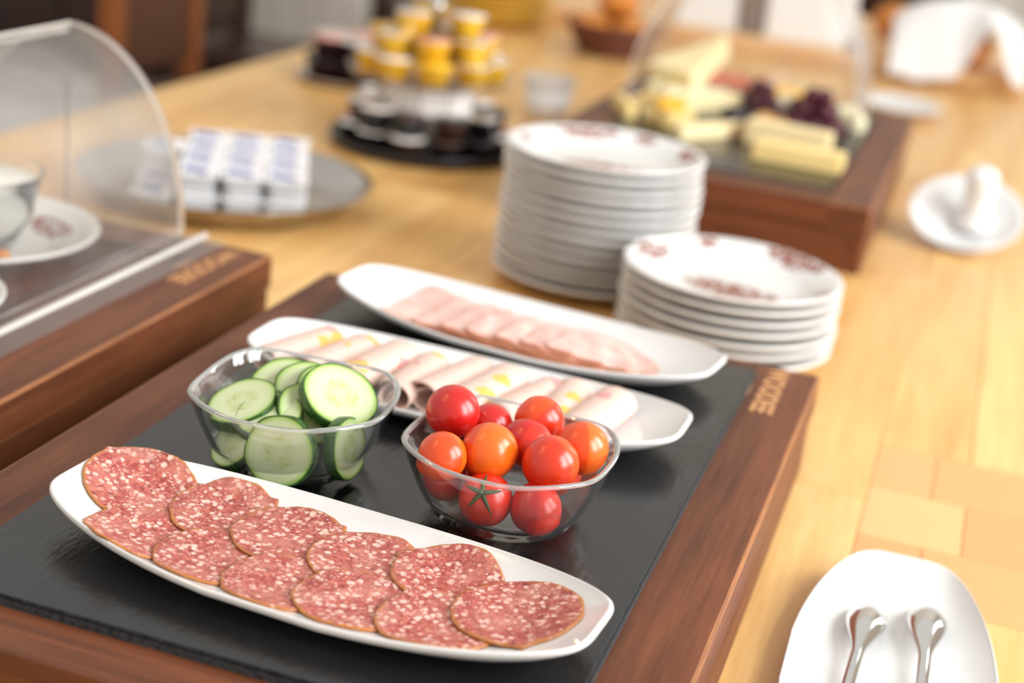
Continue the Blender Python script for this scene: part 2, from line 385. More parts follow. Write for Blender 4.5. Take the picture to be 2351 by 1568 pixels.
for k, (yc, w) in enumerate(WIN + [(3.9, .84)]):  # third, far window is an unseen addition around the back fill light
    wn = empty('window_%d' % (k + 1), (2.09, yc, FZ + zs0)); tag(wn, kind='structure')
    for z in (0, .55, 1.1, 1.62): link('glazing_bar', box('glazing_bar', -.02, .02, -w / 2, w / 2, z, z + .045, .004), 'paper', wn)
    for y in (-w / 2, -.02, w / 2 - .045): link('window_frame', box('window_frame', -.025, .025, y, y + .045, 0, 1.66, .004), 'paper', wn)

# ------------------------------------------------------------------ table of glued beech planks
tb = empty('buffet_table', (0, 1.4, FZ)); tag(tb, 'long beech plank table carrying the whole buffet', 'table')
ox, oy, oz = tb.location
TX0, TX1, TY0, TY1 = -.70, .74, -.9, 3.5
def plank(x0, x1, y0, y1, name='plank', mat='table', h=.035):
    g = .00025
    me = box(name, -(x1 - x0) / 2 + g, (x1 - x0) / 2 - g, -(y1 - y0) / 2 + g, (y1 - y0) / 2 - g, -h, 0, .0006, 1)
    return link(name, me, mat, tb, ((x0 + x1) / 2 - ox, (y0 + y1) / 2 - oy, -oz))
IX0, IX1, IY0, IY1 = .423, .645, .40, .676            # inlaid end-grain field
xs = [TX0]
while xs[-1] < TX1 - .05: xs.append(xs[-1] + .0802)
xs = [-.70 + (.423 + .70) / 14 * i for i in range(15)] + [.497, .571, .645, .74]
for i in range(len(xs) - 1):
    y = TY0 - random.random() * .4
    first = True
    while y < TY1:
        L = random.uniform(.55, 1.05)
        if i == 13 and y < .557 < y + L: L = .557 - y
        y1 = min(y + L, TY1); a = max(y, TY0)
        if TY1 - y1 < .15: y1 = TY1
        if xs[i] >= IX0 - .001 and xs[i + 1] <= IX1 + .001:
            if a < IY0 < y1: plank(xs[i], xs[i + 1], a, IY0)
            elif y1 <= IY0: plank(xs[i], xs[i + 1], a, y1)
            if y1 > IY1 and a < IY1: plank(xs[i], xs[i + 1], IY1, y1)
            elif a >= IY1: plank(xs[i], xs[i + 1], a, y1)
        elif y1 - a > .01: plank(xs[i], xs[i + 1], a, y1)
        y = y1
        if y >= TY1: break
rows = [IY0, .492, .584, IY1]
for j in range(3):
    cs = [IX0, .497, .571, IX1] if j % 2 else [IX0, .47, .545, .615, IX1]
    for a, b_ in zip(cs, cs[1:]): plank(a, b_, rows[j], rows[j + 1], 'end_grain_block', 'endgrain')
link('apron', box('apron', TX0 + .04, TX1 - .04, TY0 + .04, TY1 - .04, -.1, -.036, .002), 'table', tb, (-ox, -oy, -oz))
for x in (TX0 + .08, TX1 - .08):
    for y in (TY0 + .1, TY1 - .1): link('leg', box('leg', x - .04, x + .04, y - .04, y + .04, 0, -FZ - .1, .004), 'table', tb, (-ox, -oy, 0))

# ------------------------------------------------------------------ wooden buffet risers
HB = .0794
def worn(o):                                          # rubbed, paler wood along the rounded edges
    o.data.materials.append(MT['edgewood'])
    for p in o.data.polygons:
        if max(abs(c) for c in p.normal) < .98: p.material_index = 1
    return o
def riser(label, x0, x1, y0, y1, rail, text=None, text_x=None, H=HB):
    cx, cy = (x0 + x1) / 2, (y0 + y1) / 2; w, l = (x1 - x0) / 2, (y1 - y0) / 2
    e = empty('buffet_riser', (cx, cy, 0)); tag(e, label, 'riser', 'stained wooden buffet risers')
    zt = H - .03
    for s in (-1, 1):
        a, b_ = sorted((s * w, s * (w - rail)))
        worn(link('side_rail', box('side_rail', a, b_, -l, l, zt, H, .0022, 2), 'darkwood', e))
        a, b_ = sorted((s * l, s * (l - rail)))
        link('end_rail', box('end_rail', -w + rail, w - rail, a, b_, zt, H - .0002, .0012, 2), 'darkwood_x', e)
        a, b_ = sorted((s * (w - .002), s * (w - .017)))
        link('side_panel', box('side_panel', a, b_, -l + .002, l - .002, 0, zt - .0012, .0012), 'darkwood', e)
        a, b_ = sorted((s * (l - .002), s * (l - .017)))
        link('end_panel', box('end_panel', -w + .018, w - .018, a, b_, 0, zt - .0012, .0012), 'darkwood_x', e)
    link('deck', box('deck', -w + rail, w - rail, -l + rail, l - rail, zt, H - .0045, .0005), 'darkwood', e)
    if text:
        for body, size, dx, dy in text:
            fc = bpy.data.curves.new('lettering', 'FONT'); fc.body = body; fc.size = size; fc.extrude = .00015; fc.align_x = 'LEFT'; fc.resolution_u = 3
            if size > .012: fc.offset = .0004
            fo = bpy.data.objects.new('lettering_curve', fc); me = bpy.data.meshes.new_from_object(fo); bpy.data.objects.remove(fo)
            link('lettering', me, MT['lettering'], e, (text_x + dx - cx, dy - cy, H + .0001), (0, 0, -PI / 2))
    return e
TXT = lambda y: [('WOODEE', .0225, 0, y), ('BUFFET', .0085, -.0125, y - .042)]
r1 = riser('stained wooden riser under the black slate with salami and tomatoes', -.0455, .3705, -.034, .586, .0475, TXT(.5795), .3325)
r2 = riser('stained wooden riser beneath the clear domed cover at the left', -.520, -.1025, -.02, .600, .05, TXT(.585), -.1405)
r3 = riser('stained wooden riser carrying the cheese selection', -.061, .354, 1.178, 1.812, .05)

# ------------------------------------------------------------------ slates
def slab(label, x0, x1, y0, y1, z0, z1):
    bm = bmesh.new(); bmesh.ops.create_cube(bm, size=1)
    w, l = x1 - x0, y1 - y0
    for v in bm.verts: v.co = Vector((v.co.x * w, v.co.y * l, (v.co.z + .5) * (z1 - z0)))
    bmesh.ops.bevel(bm, geom=[e for e in bm.edges if all(v.co.z > .001 for v in e.verts) or abs(e.verts[0].co.z - e.verts[1].co.z) > .001], offset=.0016, segments=2, affect='EDGES')
    me = bm_mesh('slate', bm); me.materials.append(MT['slate']); me.materials.append(MT['slate_edge'])
    for p in me.polygons: p.material_index = 0 if p.normal.z > .5 else 1
    o = link('slate_slab', me, None, None, ((x0 + x1) / 2, (y0 + y1) / 2, z0)); tag(o, label, 'slate', 'black slate slabs'); return o
ZS = .0851
slab('black slate slab holding the salami, bowls and ham platters', 0, .325, 0, .5535, HB - .0044, ZS)
slab('black slate slab under the cheeses and grapes', -.006, .300, 1.229, 1.762, HB - .0044, HB + .003)

# ------------------------------------------------------------------ boat shaped platters
PA, PN = .151, 5.0
def pw(x): return .0625 - .0235 * (x / PA) ** 2
def prim(x): return .0135 + .0095 * (x / PA) ** 2
def pin(rho, x): return .0052 + (prim(x) - .0052) * np.clip((rho - .5) / .5, 0, 1) ** 2.0
def platter_mesh():
    n = 160; rs_in = [.12, .3, .5, .58, .66, .74, .82, .88, .93, .97, .99]
    vs, fs = [(0, 0, .0052)], []
    rings = []
    def ring(fn):
        ids = []
        for i in range(n):
            th = 2 * PI * (i + .5) / n; c, s = math.cos(th), math.sin(th)
            cc = math.copysign(abs(c) ** (2 / PN), c); ss = math.copysign(abs(s) ** (2 / PN), s)
            ids.append(len(vs)); vs.append(fn(cc, ss))
        rings.append(ids)
    def at(rho, dz=None, z=None):
        def fn(c, s):
            x = PA * rho * c; y = pw(x) * rho * s
            zz = z if z is not None else float(pin(min(rho, 1), x)) + (dz or 0)
            return (x, y, zz)
        return fn
    for r in rs_in: ring(at(r))
    ring(at(1.0, .0003)); ring(at(1.012, -.0006)); ring(at(1.016, -.002)); ring(at(1.005, -.0036))
    for r, d in ((.95, -.0042), (.85, -.0044), (.75, -.0046), (.66, -.0048)): ring(at(r, d))
    ring(at(.6, z=.0004)); ring(at(.57, z=0.0)); ring(at(.54, z=.0006)); ring(at(.3, z=.001))
    c2 = len(vs); vs.append((0, 0, .001))
    for i in range(n): fs.append((0, rings[0][i], rings[0][(i + 1) % n]))
    for a, b in zip(rings, rings[1:]):
        for i in range(n):
            j = (i + 1) % n; fs.append((a[i], b[i], b[j], a[j]))
    for i in range(n): fs.append((c2, rings[-1][(i + 1) % n], rings[-1][i]))
    return mesh('serving_platter', vs, fs)
PM = platter_mesh()
def platter(label, x, y, z, rot):
    o = link('serving_platter', PM, 'porcelain', None, (x, y, z), (0, 0, rot)); return tag(o, label, 'platter', 'white porcelain platters')
P1 = (.1715, .0905, ZS, -.075); P2 = (.1555, .3575, ZS, -.02); P3 = (.154, .500, ZS, -.125); P4 = (.4635, .270, 0, PI / 2 + .02)
platter('white boat-shaped platter filled with salami slices', *P1)
platter('white boat-shaped platter of rolled pale sausage behind the bowls', *P2)
platter('white boat-shaped platter of fanned pink ham, next to plate stacks', *P3)
platter('white boat-shaped dish holding two steel spoons at lower right', *P4)

# heightfield used to lay slices on a platter and on one another
class Bed:
    RES = .0008
    def __init__(s):
        s.nx, s.ny = int(.31 / s.RES), int(.134 / s.RES)
        s.X, s.Y = np.meshgrid((np.arange(s.nx) + .5) * s.RES - .155, (np.arange(s.ny) + .5) * s.RES - .067, indexing='ij')
        w = .0625 - .0235 * (s.X / PA) ** 2
        rho = (np.abs(s.X / PA) ** PN + np.abs(s.Y / w) ** PN) ** (1 / PN)
        s.h = pin(np.minimum(rho, 1.02), s.X) + .0003
    @staticmethod
    def blur(a, k):
        for ax in (0, 1):
            pads = [(0, 0), (0, 0)]; pads[ax] = (k + 1, k)
            c = np.cumsum(np.pad(a, pads, mode='edge'), axis=ax)
            n = a.shape[ax]
            a = (np.take(c, range(2 * k + 1, 2 * k + 1 + n), axis=ax) - np.take(c, range(0, n), axis=ax)) / (2 * k + 1)
        return a
    def lay(s, mask, thick, it=26, k=3):
        ii, jj = np.where(mask); a, b = max(ii.min() - 8, 0), ii.max() + 9; c, d = max(jj.min() - 8, 0), jj.max() + 9
        h = s.h[a:b, c:d]; m = mask[a:b, c:d].astype(float); z = h.copy()
        wgt = s.blur(m, k) + 1e-6
        for _ in range(it):
            z = np.where(m > 0, np.maximum(h, s.blur(z * m, k) / wgt), h)
        ext = z.copy(); w2 = m.copy()
        for _ in range(6):
            nb = s.blur(ext * w2, 1) / (s.blur(w2, 1) + 1e-9); grow = s.blur(w2, 1) > 1e-6
            ext = np.where(w2 > 0, ext, nb); w2 = np.maximum(w2, grow.astype(float))
        full = s.h.copy(); full[a:b, c:d] = ext
        nh = s.h.copy(); nh[a:b, c:d] = np.where(m > 0, z + thick, h); s.h = nh
        return full
    def sample(s, f, x, y):
        u = np.clip((x + .155) / s.RES - .5, 0, s.nx - 1.001); v = np.clip((y + .067) / s.RES - .5, 0, s.ny - 1.001)
        i, j = u.astype(int), v.astype(int); fu, fv = u - i, v - j
        return f[i, j] * (1 - fu) * (1 - fv) + f[i + 1, j] * fu * (1 - fv) + f[i, j + 1] * (1 - fu) * fv + f[i + 1, j + 1] * fu * fv
def lay_slice(bed, cx, cy, rfun, thick, rings=14, n=84, it=26, k=3):
    """a thin round slice draped over the bed; returns mesh in coordinates centred on (cx, cy)"""
    th = np.arctan2(bed.Y - cy, bed.X - cx); d = np.hypot(bed.X - cx, bed.Y - cy)
    mask = d <= rfun(th)
    f = bed.lay(mask, thick, it, k)
    ang = np.linspace(0, 2 * PI, n, endpoint=False); R = rfun(np.where(ang > PI, ang - 2 * PI, ang))
    rr = np.sin(np.linspace(0, PI / 2, rings + 1))[1:]
    vs, uv, fs = [], [], []
    for top in (1, 0):
        z0 = float(bed.sample(f, np.array([cx]), np.array([cy]))[0]); vs.append((0, 0, z0 + thick * top)); uv.append((0, 0))
        for q in rr:
            x, y = R * q * np.cos(ang), R * q * np.sin(ang)
            z = bed.sample(f, cx + x, cy + y) + (thick * (1 if q < .985 else .75) if top else 0)
            for i in range(n): vs.append((x[i], y[i], float(z[i]))); uv.append((q, ang[i] / (2 * PI)))
    N = 1 + rings * n
    for off, flip in ((0, 0), (N, 1)):
        for i in range(n):
            j = (i + 1) % n; t3 = (off, off + 1 + i, off + 1 + j); fs.append(t3[::-1] if flip else t3)
            for r in range(rings - 1):
                a = off + 1 + r * n; q4 = (a + i, a + n + i, a + n + j, a + j); fs.append(q4[::-1] if flip else q4)
    for i in range(n):
        j = (i + 1) % n; a = 1 + (rings - 1) * n; b = N + a; fs.append((a + i, b + i, b + j, a + j))
    return vs, fs, uv
def to_local(P, x, y):
    dx, dy = x - P[0], y - P[1]; c, s = math.cos(-P[3]), math.sin(-P[3]); return dx * c - dy * s, dx * s + dy * c
def place_slice(name, P, lx, ly, data, mat, label, cat, group):
    vs, fs, uv = data; zb = min(v[2] for v in vs)
    me = mesh(name, [(v[0], v[1], v[2] - zb) for v in vs], fs, True, uv)
    c, s = math.cos(P[3]), math.sin(P[3])
    o = link(name, me, mat, None, (P[0] + lx * c - ly * s, P[1] + lx * s + ly * c, P[2] + zb), (0, 0, P[3])); return tag(o, label, cat, group)

# ------------------------------------------------------------------ salami
def ragged(R, seed, amp=.022, tip=None):
    g = np.random.default_rng(seed); ks = np.arange(2, 15); A = g.normal(0, 1, len(ks)) / ks ** .9 * amp * 1.6; ph = g.uniform(0, 2 * PI, len(ks))
    def fn(th):
        r = 1 + sum(a * np.cos(k * th + p) for a, k, p in zip(A, ks, ph)) * .6 + .006 * np.sin(th * 41 + seed) * np.sin(th * 17)
        if tip is not None:
            dth = (th - tip + PI) % (2 * PI) - PI; r = r + .09 * np.exp(-(dth / .07) ** 2)
        return R * r
    return fn
SAL = [  # x, y, radius, frayed tip direction, label
    (.0535, .1145, .0315, 2.7, 'leftmost salami slice of the rear row, frayed at its left edge'),
    (.0765, .0735, .0285, None, 'leftmost salami slice of the front row'),
    (.1015, .1190, .0300, .9, 'second salami slice from the left in the rear row'),
    (.1190, .0705, .0295, None, 'second salami slice from the left in the front row'),
    (.1430, .1130, .0310, .8, 'third salami slice from the left in the rear row, curled corner'),
    (.1610, .0640, .0290, None, 'third salami slice from the left in the front row'),
    (.1895, .1080, .0310, None, 'fourth salami slice from the left in the rear row'),
    (.2000, .0660, .0300, None, 'fourth salami slice from the left in the front row'),
    (.2335, .1120, .0300, 2.8, 'rearmost salami slice at the right, frayed on its left'),
    (.2450, .0665, .0310, None, 'salami slice tucked beneath the topmost one at right'),
    (.2785, .0900, .0330, -1.2, 'topmost salami slice at the right end of the platter'),
]
bed = Bed()
for i, (x, y, R, tip, lab) in enumerate(SAL):
    lx, ly = to_local(P1, x, y)
    d = lay_slice(bed, lx, ly, ragged(R, 100 + i, tip=None if tip is None else tip - P1[3]), .0017)
    place_slice('salami_slice', P1, lx, ly, d, 'salami', lab, 'salami', 'salami slices')

# ------------------------------------------------------------------ fanned ham (slices folded in quarters)
def quarter(R, seed):
    g = np.random.default_rng(seed); c0 = .40 * R
    tt = np.linspace(-PI, PI, 721); r = np.zeros_like(tt)
    for i, a in enumerate(tt):
        d = np.array([math.cos(a), math.sin(a)]); best = 9
        if d[0] < 0: best = min(best, c0 / -d[0])
        if d[1] < 0: best = min(best, c0 / -d[1])
        b = c0 * (d[0] + d[1]); cc = 2 * c0 * c0 - R * R; best = min(best, -b + math.sqrt(b * b - cc)); r[i] = best
    k = np.ones(19) / 19; r = np.convolve(np.concatenate([r[-19:], r, r[:19]]), k, 'same')[19:-19]
    r = r * (1 + .012 * np.sin(tt * 5 + seed) + .008 * np.sin(tt * 11 + 2 * seed))
    return (lambda th: np.interp((th + PI) % (2 * PI) - PI, tt, r)), c0
bed = Bed(); HR = .085
ords = ['first', 'second', 'third', 'fourth', 'fifth', 'sixth']
for i, (x, y) in enumerate([(.046, .470), (.076, .464), (.099, .459), (.119, .456), (.142, .453), (.163, .452), (.182, .452)]):
    lx, ly = to_local(P3, x, y); fn, c0 = quarter(HR, i)
    d = lay_slice(bed, lx + c0, ly + c0, fn, .0030, 18, 110, 8, 2)
    lab = 'large ham slice lying uncovered at the right end of the fan' if i == 6 else ords[i] + ' pink ham slice from the left in the fan'
    place_slice('ham_slice', P3, lx + c0, ly + c0, d, 'ham', lab, 'ham', 'fanned ham slices')

# ------------------------------------------------------------------ rolled sausage slices
def roll_mesh(seed, r0=.0042, r1=.0118, turns=1.55, flap=.012):
    g = random.Random(seed); n = 64; th = 1.5 * PI; pts = []; s = 0
    prev = None
    a0 = g.uniform(-.3, .3)
    for i in range(n + 1):
        f = i / n; a = a0 + 2 * PI * turns * f; r = r0 + (r1 - r0) * f
        q = Vector((r * math.cos(a) * 1.18, r * math.sin(a) * .92))
        if prev is not None: s += (q - prev).length
        prev = q; pts.append((q, s))
    tot = s; Rs = tot * .5 + .001; tk = .0013; vs, uv, fs = [], [], []; m = 22
    for k, (q, s) in enumerate(pts):
        nx = pts[min(k + 1, n)][0] - pts[max(k - 1, 0)][0]; nrm = Vector((nx.y, -nx.x)).normalized()
        u = s - tot / 2; half = max(.020, math.sqrt(max(Rs * Rs - u * u, 0)) * .98)
        half = min(half, .035)
        for side in (0, 1):
            p = q + nrm * tk * (side - .5)
            for j in range(m + 1):
                y = -half + 2 * half * j / m; vs.append((p.x, y, p.y)); uv.append((.5 + u / (2 * Rs) * .92, .5 + y / (2 * max(Rs, half)) * .985))
    row = 2 * (m + 1)
    for k in range(n):
        for j in range(m):
            a = k * row + j; fs.append((a, a + 1, a + row + 1, a + row))
            b = a + m + 1; fs.append((b, b + row, b + row + 1, b + 1))
        for j in (0, m):
            a = k * row + j; fs.append((a, a + row, a + row + m + 1, a + m + 1))
    for k in (0, n):
        for j in range(m):
            a = k * row + j; fs.append((a, a + 1, a + m + 2, a + m + 1))
    me = mesh('sausage_roll', vs, fs, True, uv); return me, min(v[2] for v in vs)
RX = [.036, .066, .095, .124, .149, .174, .202, .226, .2505]
lbl = ['second', 'third', 'fourth', 'fifth', 'sixth', 'seventh', 'eighth']
for i, x in enumerate(RX):
    me, zb = roll_mesh(i * 3 + 1, r1=.0122 + .0012 * (i % 3)); y = .352 - (x - .15) * .02 + random.uniform(-.006, .006)
    lab = 'rolled sausage slice at the left end of its row' if i == 0 else 'rolled sausage slice at the right end of its row' if i == 8 else lbl[i - 1] + ' rolled sausage slice from the left in its row'
    o = link('sausage_roll', me, 'sausage', None, (x, y, ZS + .0056 - zb), (0, 0, random.uniform(-.2, .1) - .1)); tag(o, lab, 'sausage', 'rolled sausage slices')

# ------------------------------------------------------------------ glass bowls
BS, BHT, BN = .0595, .046, 2.75
def bowl_mesh():
    n = 112; vs, fs, rings = [], [], []
    def ring(s, z, lift=0, sq=1.0):
        ids = []; e = 2 / (2 + (BN - 2) * sq)
        for i in range(n):
            a = 2 * PI * (i + .5) / n; c, d = math.cos(a), math.sin(a)
            x = s * math.copysign(abs(c) ** e, c); y = s * math.copysign(abs(d) ** e, d)
            ids.append(len(vs)); vs.append((x, y, z + lift * (abs(math.sin(2 * a)) ** 2 - .5)))
        rings.append(ids)
    so = lambda z: .036 + (BS - .036) * max(z / BHT, 0) ** .58
    L = .003
    ring(.012, .0022, 0, .2); ring(.026, .0018, 0, .3); ring(.031, .0002, 0, .4); ring(.0345, .0002, 0, .45)
    for z in (.002, .005, .009, .014, .02, .027, .034, .04): ring(so(z), z, L * (z / BHT) ** 2, .4 + .6 * z / BHT)
    ring(so(.0445), .0445, L); ring(BS, .0458, L); ring(BS - .0012, .0468, L); ring(BS - .0026, .0466, L); ring(BS - .0036, .045, L)
    for z in (.04, .034, .027, .02, .014, .010): ring(so(z) - .0036, z, L * (z / BHT) ** 2, .4 + .6 * z / BHT)
    ring(so(.005) - .006, .0068, 0, .45); ring(.026, .0056, 0, .3); ring(.012, .0052, 0, .2)
    a = len(vs); vs.append((0, 0, .0024)); b = len(vs); vs.append((0, 0, .0051))
    for i in range(n): fs.append((a, rings[0][(i + 1) % n], rings[0][i])); fs.append((b, rings[-1][i], rings[-1][(i + 1) % n]))
    for p, q in zip(rings, rings[1:]):
        for i in range(n):
            j = (i + 1) % n; fs.append((p[i], p[j], q[j], q[i]))
    me = mesh('glass_bowl', vs, fs); me.materials.append(MT['glass']); me.materials.append(MT['glass_rim'])
    lip = {v for r in rings[12:17] for v in r}        # thick lip, whitened to imitate bright reflections
    for p in me.polygons:
        if all(v in lip for v in p.vertices): p.material_index = 1
    return me
BM = bowl_mesh()
TB, CB = (.2315, .215), (.095, .2175)
o = link('glass_bowl', BM, 'glass', None, (*CB, ZS + .0002), (0, 0, .09)); tag(o, 'clear square glass bowl holding sliced cucumber', 'bowl', 'square glass bowls')
o = link('glass_bowl', BM, 'glass', None, (*TB, ZS + .0002), (0, 0, -.04)); tag(o, 'clear square glass bowl heaped with cherry tomatoes', 'bowl', 'square glass bowls')

# ------------------------------------------------------------------ cherry tomatoes
def tom_mesh(name, el=1.0):
    prof = []
    for i in range(25):
        a = -PI / 2 + PI * i / 24; r = math.cos(a); z = math.sin(a)
        if z > 0: z -= .07 * math.exp(-(r / .25) ** 2)
        prof.append((r if 0 < i < 24 else 0, z * el))
    return lathe(name, prof, 40)
TM, TME = tom_mesh('tomato'), tom_mesh('tomato_oval', 1.12)
TOM = [
    (.1915, .2243, .0515, .0158, 'red', 'large red cherry tomato rising highest at the bowl\'s left'),
    (.2092, .2437, .0395, .0135, 'red', 'small dark red tomato half hidden behind the highest one'),
    (.2356, .2553, .0450, .0149, 'mid', 'orange-red tomato at the back of the bowl'),
    (.2680, .2346, .0429, .0156, 'orange', 'orange tomato at the far right of the bowl'),
    (.2017, .1814, .0423, .0139, 'orange', 'orange tomato against the left rim, below the large red one'),
    (.2234, .1990, .0440, .0161, 'orange', 'bright orange tomato at the middle of the front rim'),
    (.2370, .2290, .0405, .0141, 'red', 'red oval tomato in the centre of the heap'),
    (.2584, .2030, .0430, .0162, 'mid', 'orange-red tomato at the right of the front rim'),
    (.1994, .1988, .0218, .0135, 'red', 'dark red tomato seen through the glass at the left'),
    (.2290, .1834, .0220, .0151, 'red', 'red tomato with green stem seen through the front glass'),
    (.2570, .1882, .0215, .0145, 'red', 'red tomato seen through the glass at the front right'),
    (.2543, .2436, .0200, .0135, 'mid', 'orange-red tomato at the bottom of the heap, back right'),
    (.2100, .2270, .0205, .0140, 'mid', 'orange-red tomato peeping out beneath the upper layer'),
]
tr = random.Random(3)
for i, (x, y, z, R, c, lab) in enumerate(TOM):
    me = (TME if i in (6,) else TM).copy(); me.name = 'tomato'
    nrm = Vector((tr.uniform(-1, 1), tr.uniform(-.2, 1), tr.uniform(-.6, .3)))
    if i == 9: nrm = Vector((.05, -.8, .62))
    if i == 6: nrm = Vector((1, -.2, -.25))
    o = link('cherry_tomato', me, 'tom_' + c, None, (x, y, ZS + z), lookz(nrm, tr.uniform(0, 6)), (R, R, R)); tag(o, lab, 'tomato', 'cherry tomatoes')
    if i == 9:
        vs, fs = [], []
        for k in range(5):
            a = 2 * PI * k / 5 + .3; L = 1.0 if k != 3 else 1.25
            for t_, w_, h_ in ((0, .07, .97), (.25, .08, 1.0), (.5, .075, .97), (.75, .05, .9), (L, .012, .84)):
                d = Vector((math.cos(a), math.sin(a), 0)); e = Vector((-d.y, d.x, 0))
                p = d * t_ * .72 + Vector((0, 0, h_)); vs += [p + e * w_, p + Vector((0, 0, .035)), p - e * w_]
            b0 = k * 15
            for q in range(4):
                for u in range(2): a0 = b0 + q * 3 + u; fs.append((a0, a0 + 1, a0 + 4, a0 + 3))
        st = link('stem', mesh('stem', vs, fs), 'green', o); st.modifiers.new('thick', 'SOLIDIFY').thickness = .05
        link('stalk', lathe('stalk', [(0, .9), (.07, .92), (.06, 1.12), (.075, 1.2), (0, 1.21)], 10), 'green', o)

# ------------------------------------------------------------------ cucumber slices
CR, CT = .0215, .0075
def cuke_meshes():
    fl_ = [(0, CT)] + [(CR * q, CT) for q in (.25, .5, .7, .85, .94)] + [(CR * .975, CT - .0002)]
    flb = [(r, CT - z) for r, z in fl_]
    cap = lathe('flesh', fl_ + [(CR * .972, CT / 2)] + flb[::-1], 56)
    pe = lathe('peel', [(CR * .962, CT - .0003), (CR * .985, CT + .0001), (CR * 1.0, CT - .0006), (CR * 1.003, CT / 2), (CR * 1.0, .0006), (CR * .985, -.0001), (CR * .962, .0003)], 56)
    for me in (cap, pe):
        for v in me.vertices:
            a = math.atan2(v.co.y, v.co.x); k = 1 + .018 * math.cos(6 * a) + .01 * math.cos(3 * a + 1); v.co.x *= k; v.co.y *= k
    return cap, pe
CAP, PEEL = cuke_meshes()
CUK = [  # centre x, y, height, normal, spin, size, label
    (.0670, .2060, .0330, (-.20, -.34, .92), .3, 1.0, 'cucumber slice leaning at the left of the bowl'),
    (.0675, .2140, .0265, (-.22, -.32, .92), 1.3, 1.0, 'cucumber slice just behind the leftmost one, showing only its edge'),
    (.0785, .2410, .0340, (.12, -.46, .88), 2.0, 1.05, 'pale cucumber slice at the back of the bowl'),
    (.0940, .2400, .0350, (.30, -.44, .85), 2.5, 1.02, 'cucumber slice second from the back, leaning right'),
    (.1070, .2400, .0365, (.40, -.36, .84), .9, 1.0, 'cucumber slice mostly hidden behind the large top one'),
    (.1200, .2240, .0435, (.44, -.30, .85), .4, 1.10, 'large thick cucumber slice on top at the right'),
    (.1045, .2150, .0320, (.58, -.36, .73), 1.1, .95, 'cucumber slice wedged under the large top one'),
    (.0880, .1990, .0320, (-.05, -.34, .94), 1.9, .92, 'small cucumber slice in the front centre'),
    (.1050, .1800, .0222, (.05, -.95, .30), .2, .98, 'cucumber slice upright against the front glass'),
    (.0740, .1890, .0170, (-.45, -.60, .66), 2.2, .86, 'dark-edged cucumber slice low at the front left'),
    (.1340, .2050, .0215, (.96, -.12, .22), 2.2, .86, 'cucumber slice pressed to the right-hand glass'),
    (.0950, .2170, .0100, (0, -.08, 1), 2.2, 1.0, 'cucumber slice lying at the bottom of the bowl'),
]
for x, y, z, nm, sp, sc, lab in CUK:
    nv = Vector(nm).normalized(); c = Vector((x, y, ZS + z)) - nv * CT / 2
    e = empty('cucumber_slice', c, lookz(nv, sp)); e.scale = (sc, sc, 1.0); tag(e, lab, 'cucumber', 'cucumber slices')
    link('flesh', CAP, 'cuke', e); link('peel', PEEL, 'peel', e)

# ------------------------------------------------------------------ stacks of dessert plates
PR = .1025
def plate_prof(R):
    k = R / .105
    return [(0, .003), (.05 * k, .003), (.052 * k, 0), (.056 * k, 0), (.058 * k, .0028), (.075 * k, .0062), (.090 * k, .0104), (.0985 * k, .0148), (.1032 * k, .0164), (.1048 * k, .0176), (.105 * k, .0188),
            (.1046 * k, .0198), (.1032 * k, .0204), (.0985 * k, .0192), (.086 * k, .0150), (.076 * k, .0114), (.069 * k, .0078), (.062 * k, .0064), (.03 * k, .006), (0, .006)]
PLM = lathe('dessert_plate', plate_prof(PR), 96)
num = ['', 'second', 'third', 'fourth', 'fifth', 'sixth', 'seventh', 'eighth', 'ninth', 'tenth', 'eleventh', 'twelfth', 'thirteenth', 'fourteenth']
def stack(cx, cy, n, nm, decor_mat):
    zz = 0
    for i in range(n):
        top = i == n - 1; k = n - 1 - i
        me = PLM.copy() if top else PLM
        if top: me.materials.clear(); me.materials.append(decor_mat)
        lab = 'white flower-printed plate on top of the %s plate stack' % nm if top else ('white plate at the bottom of the %s plate stack' % nm if i == 0 else '%s plate from the top in the %s plate stack' % (num[k], nm))
        o = link('dessert_plate', me, 'plate', None, (cx + (random.uniform(-.0014, .0014) if not top else 0), cy + (random.uniform(-.0014, .0014) if not top else 0), zz), (0, 0, 0 if top else random.uniform(0, 6)))
        tag(o, lab, 'plate', 'plates in the %s stack' % nm); zz += (.0096, .0112, .0098, .0110)[(i * 3 + n) % 4]
D1 = decor('printed_plate_front', [(.006, -.030, -.25, .046, .024), (-.082, .020, 1.2, .024, .013), (-.038, .080, .45, .010, .008), (.050, .072, -.62, .036, .012), (.086, -.021, 1.7, .012, .008)])
D2 = decor('printed_plate_tall', [(.010, -.032, .05, .046, .022), (-.040, .074, .5, .034, .010), (.078, .040, -1.1, .022, .010), (-.086, .003, 1.6, .010, .007), (.022, .085, -.2, .012, .008)])
D3 = decor('printed_plate_covered', [(.06, .03, -1, .03, .012), (-.02, -.03, .3, .04, .02), (.03, -.075, .3, .02, .01)])
stack(.0935, .9545, 13, 'tall', D2)
stack(.2575, .829, 7, 'short', D1)

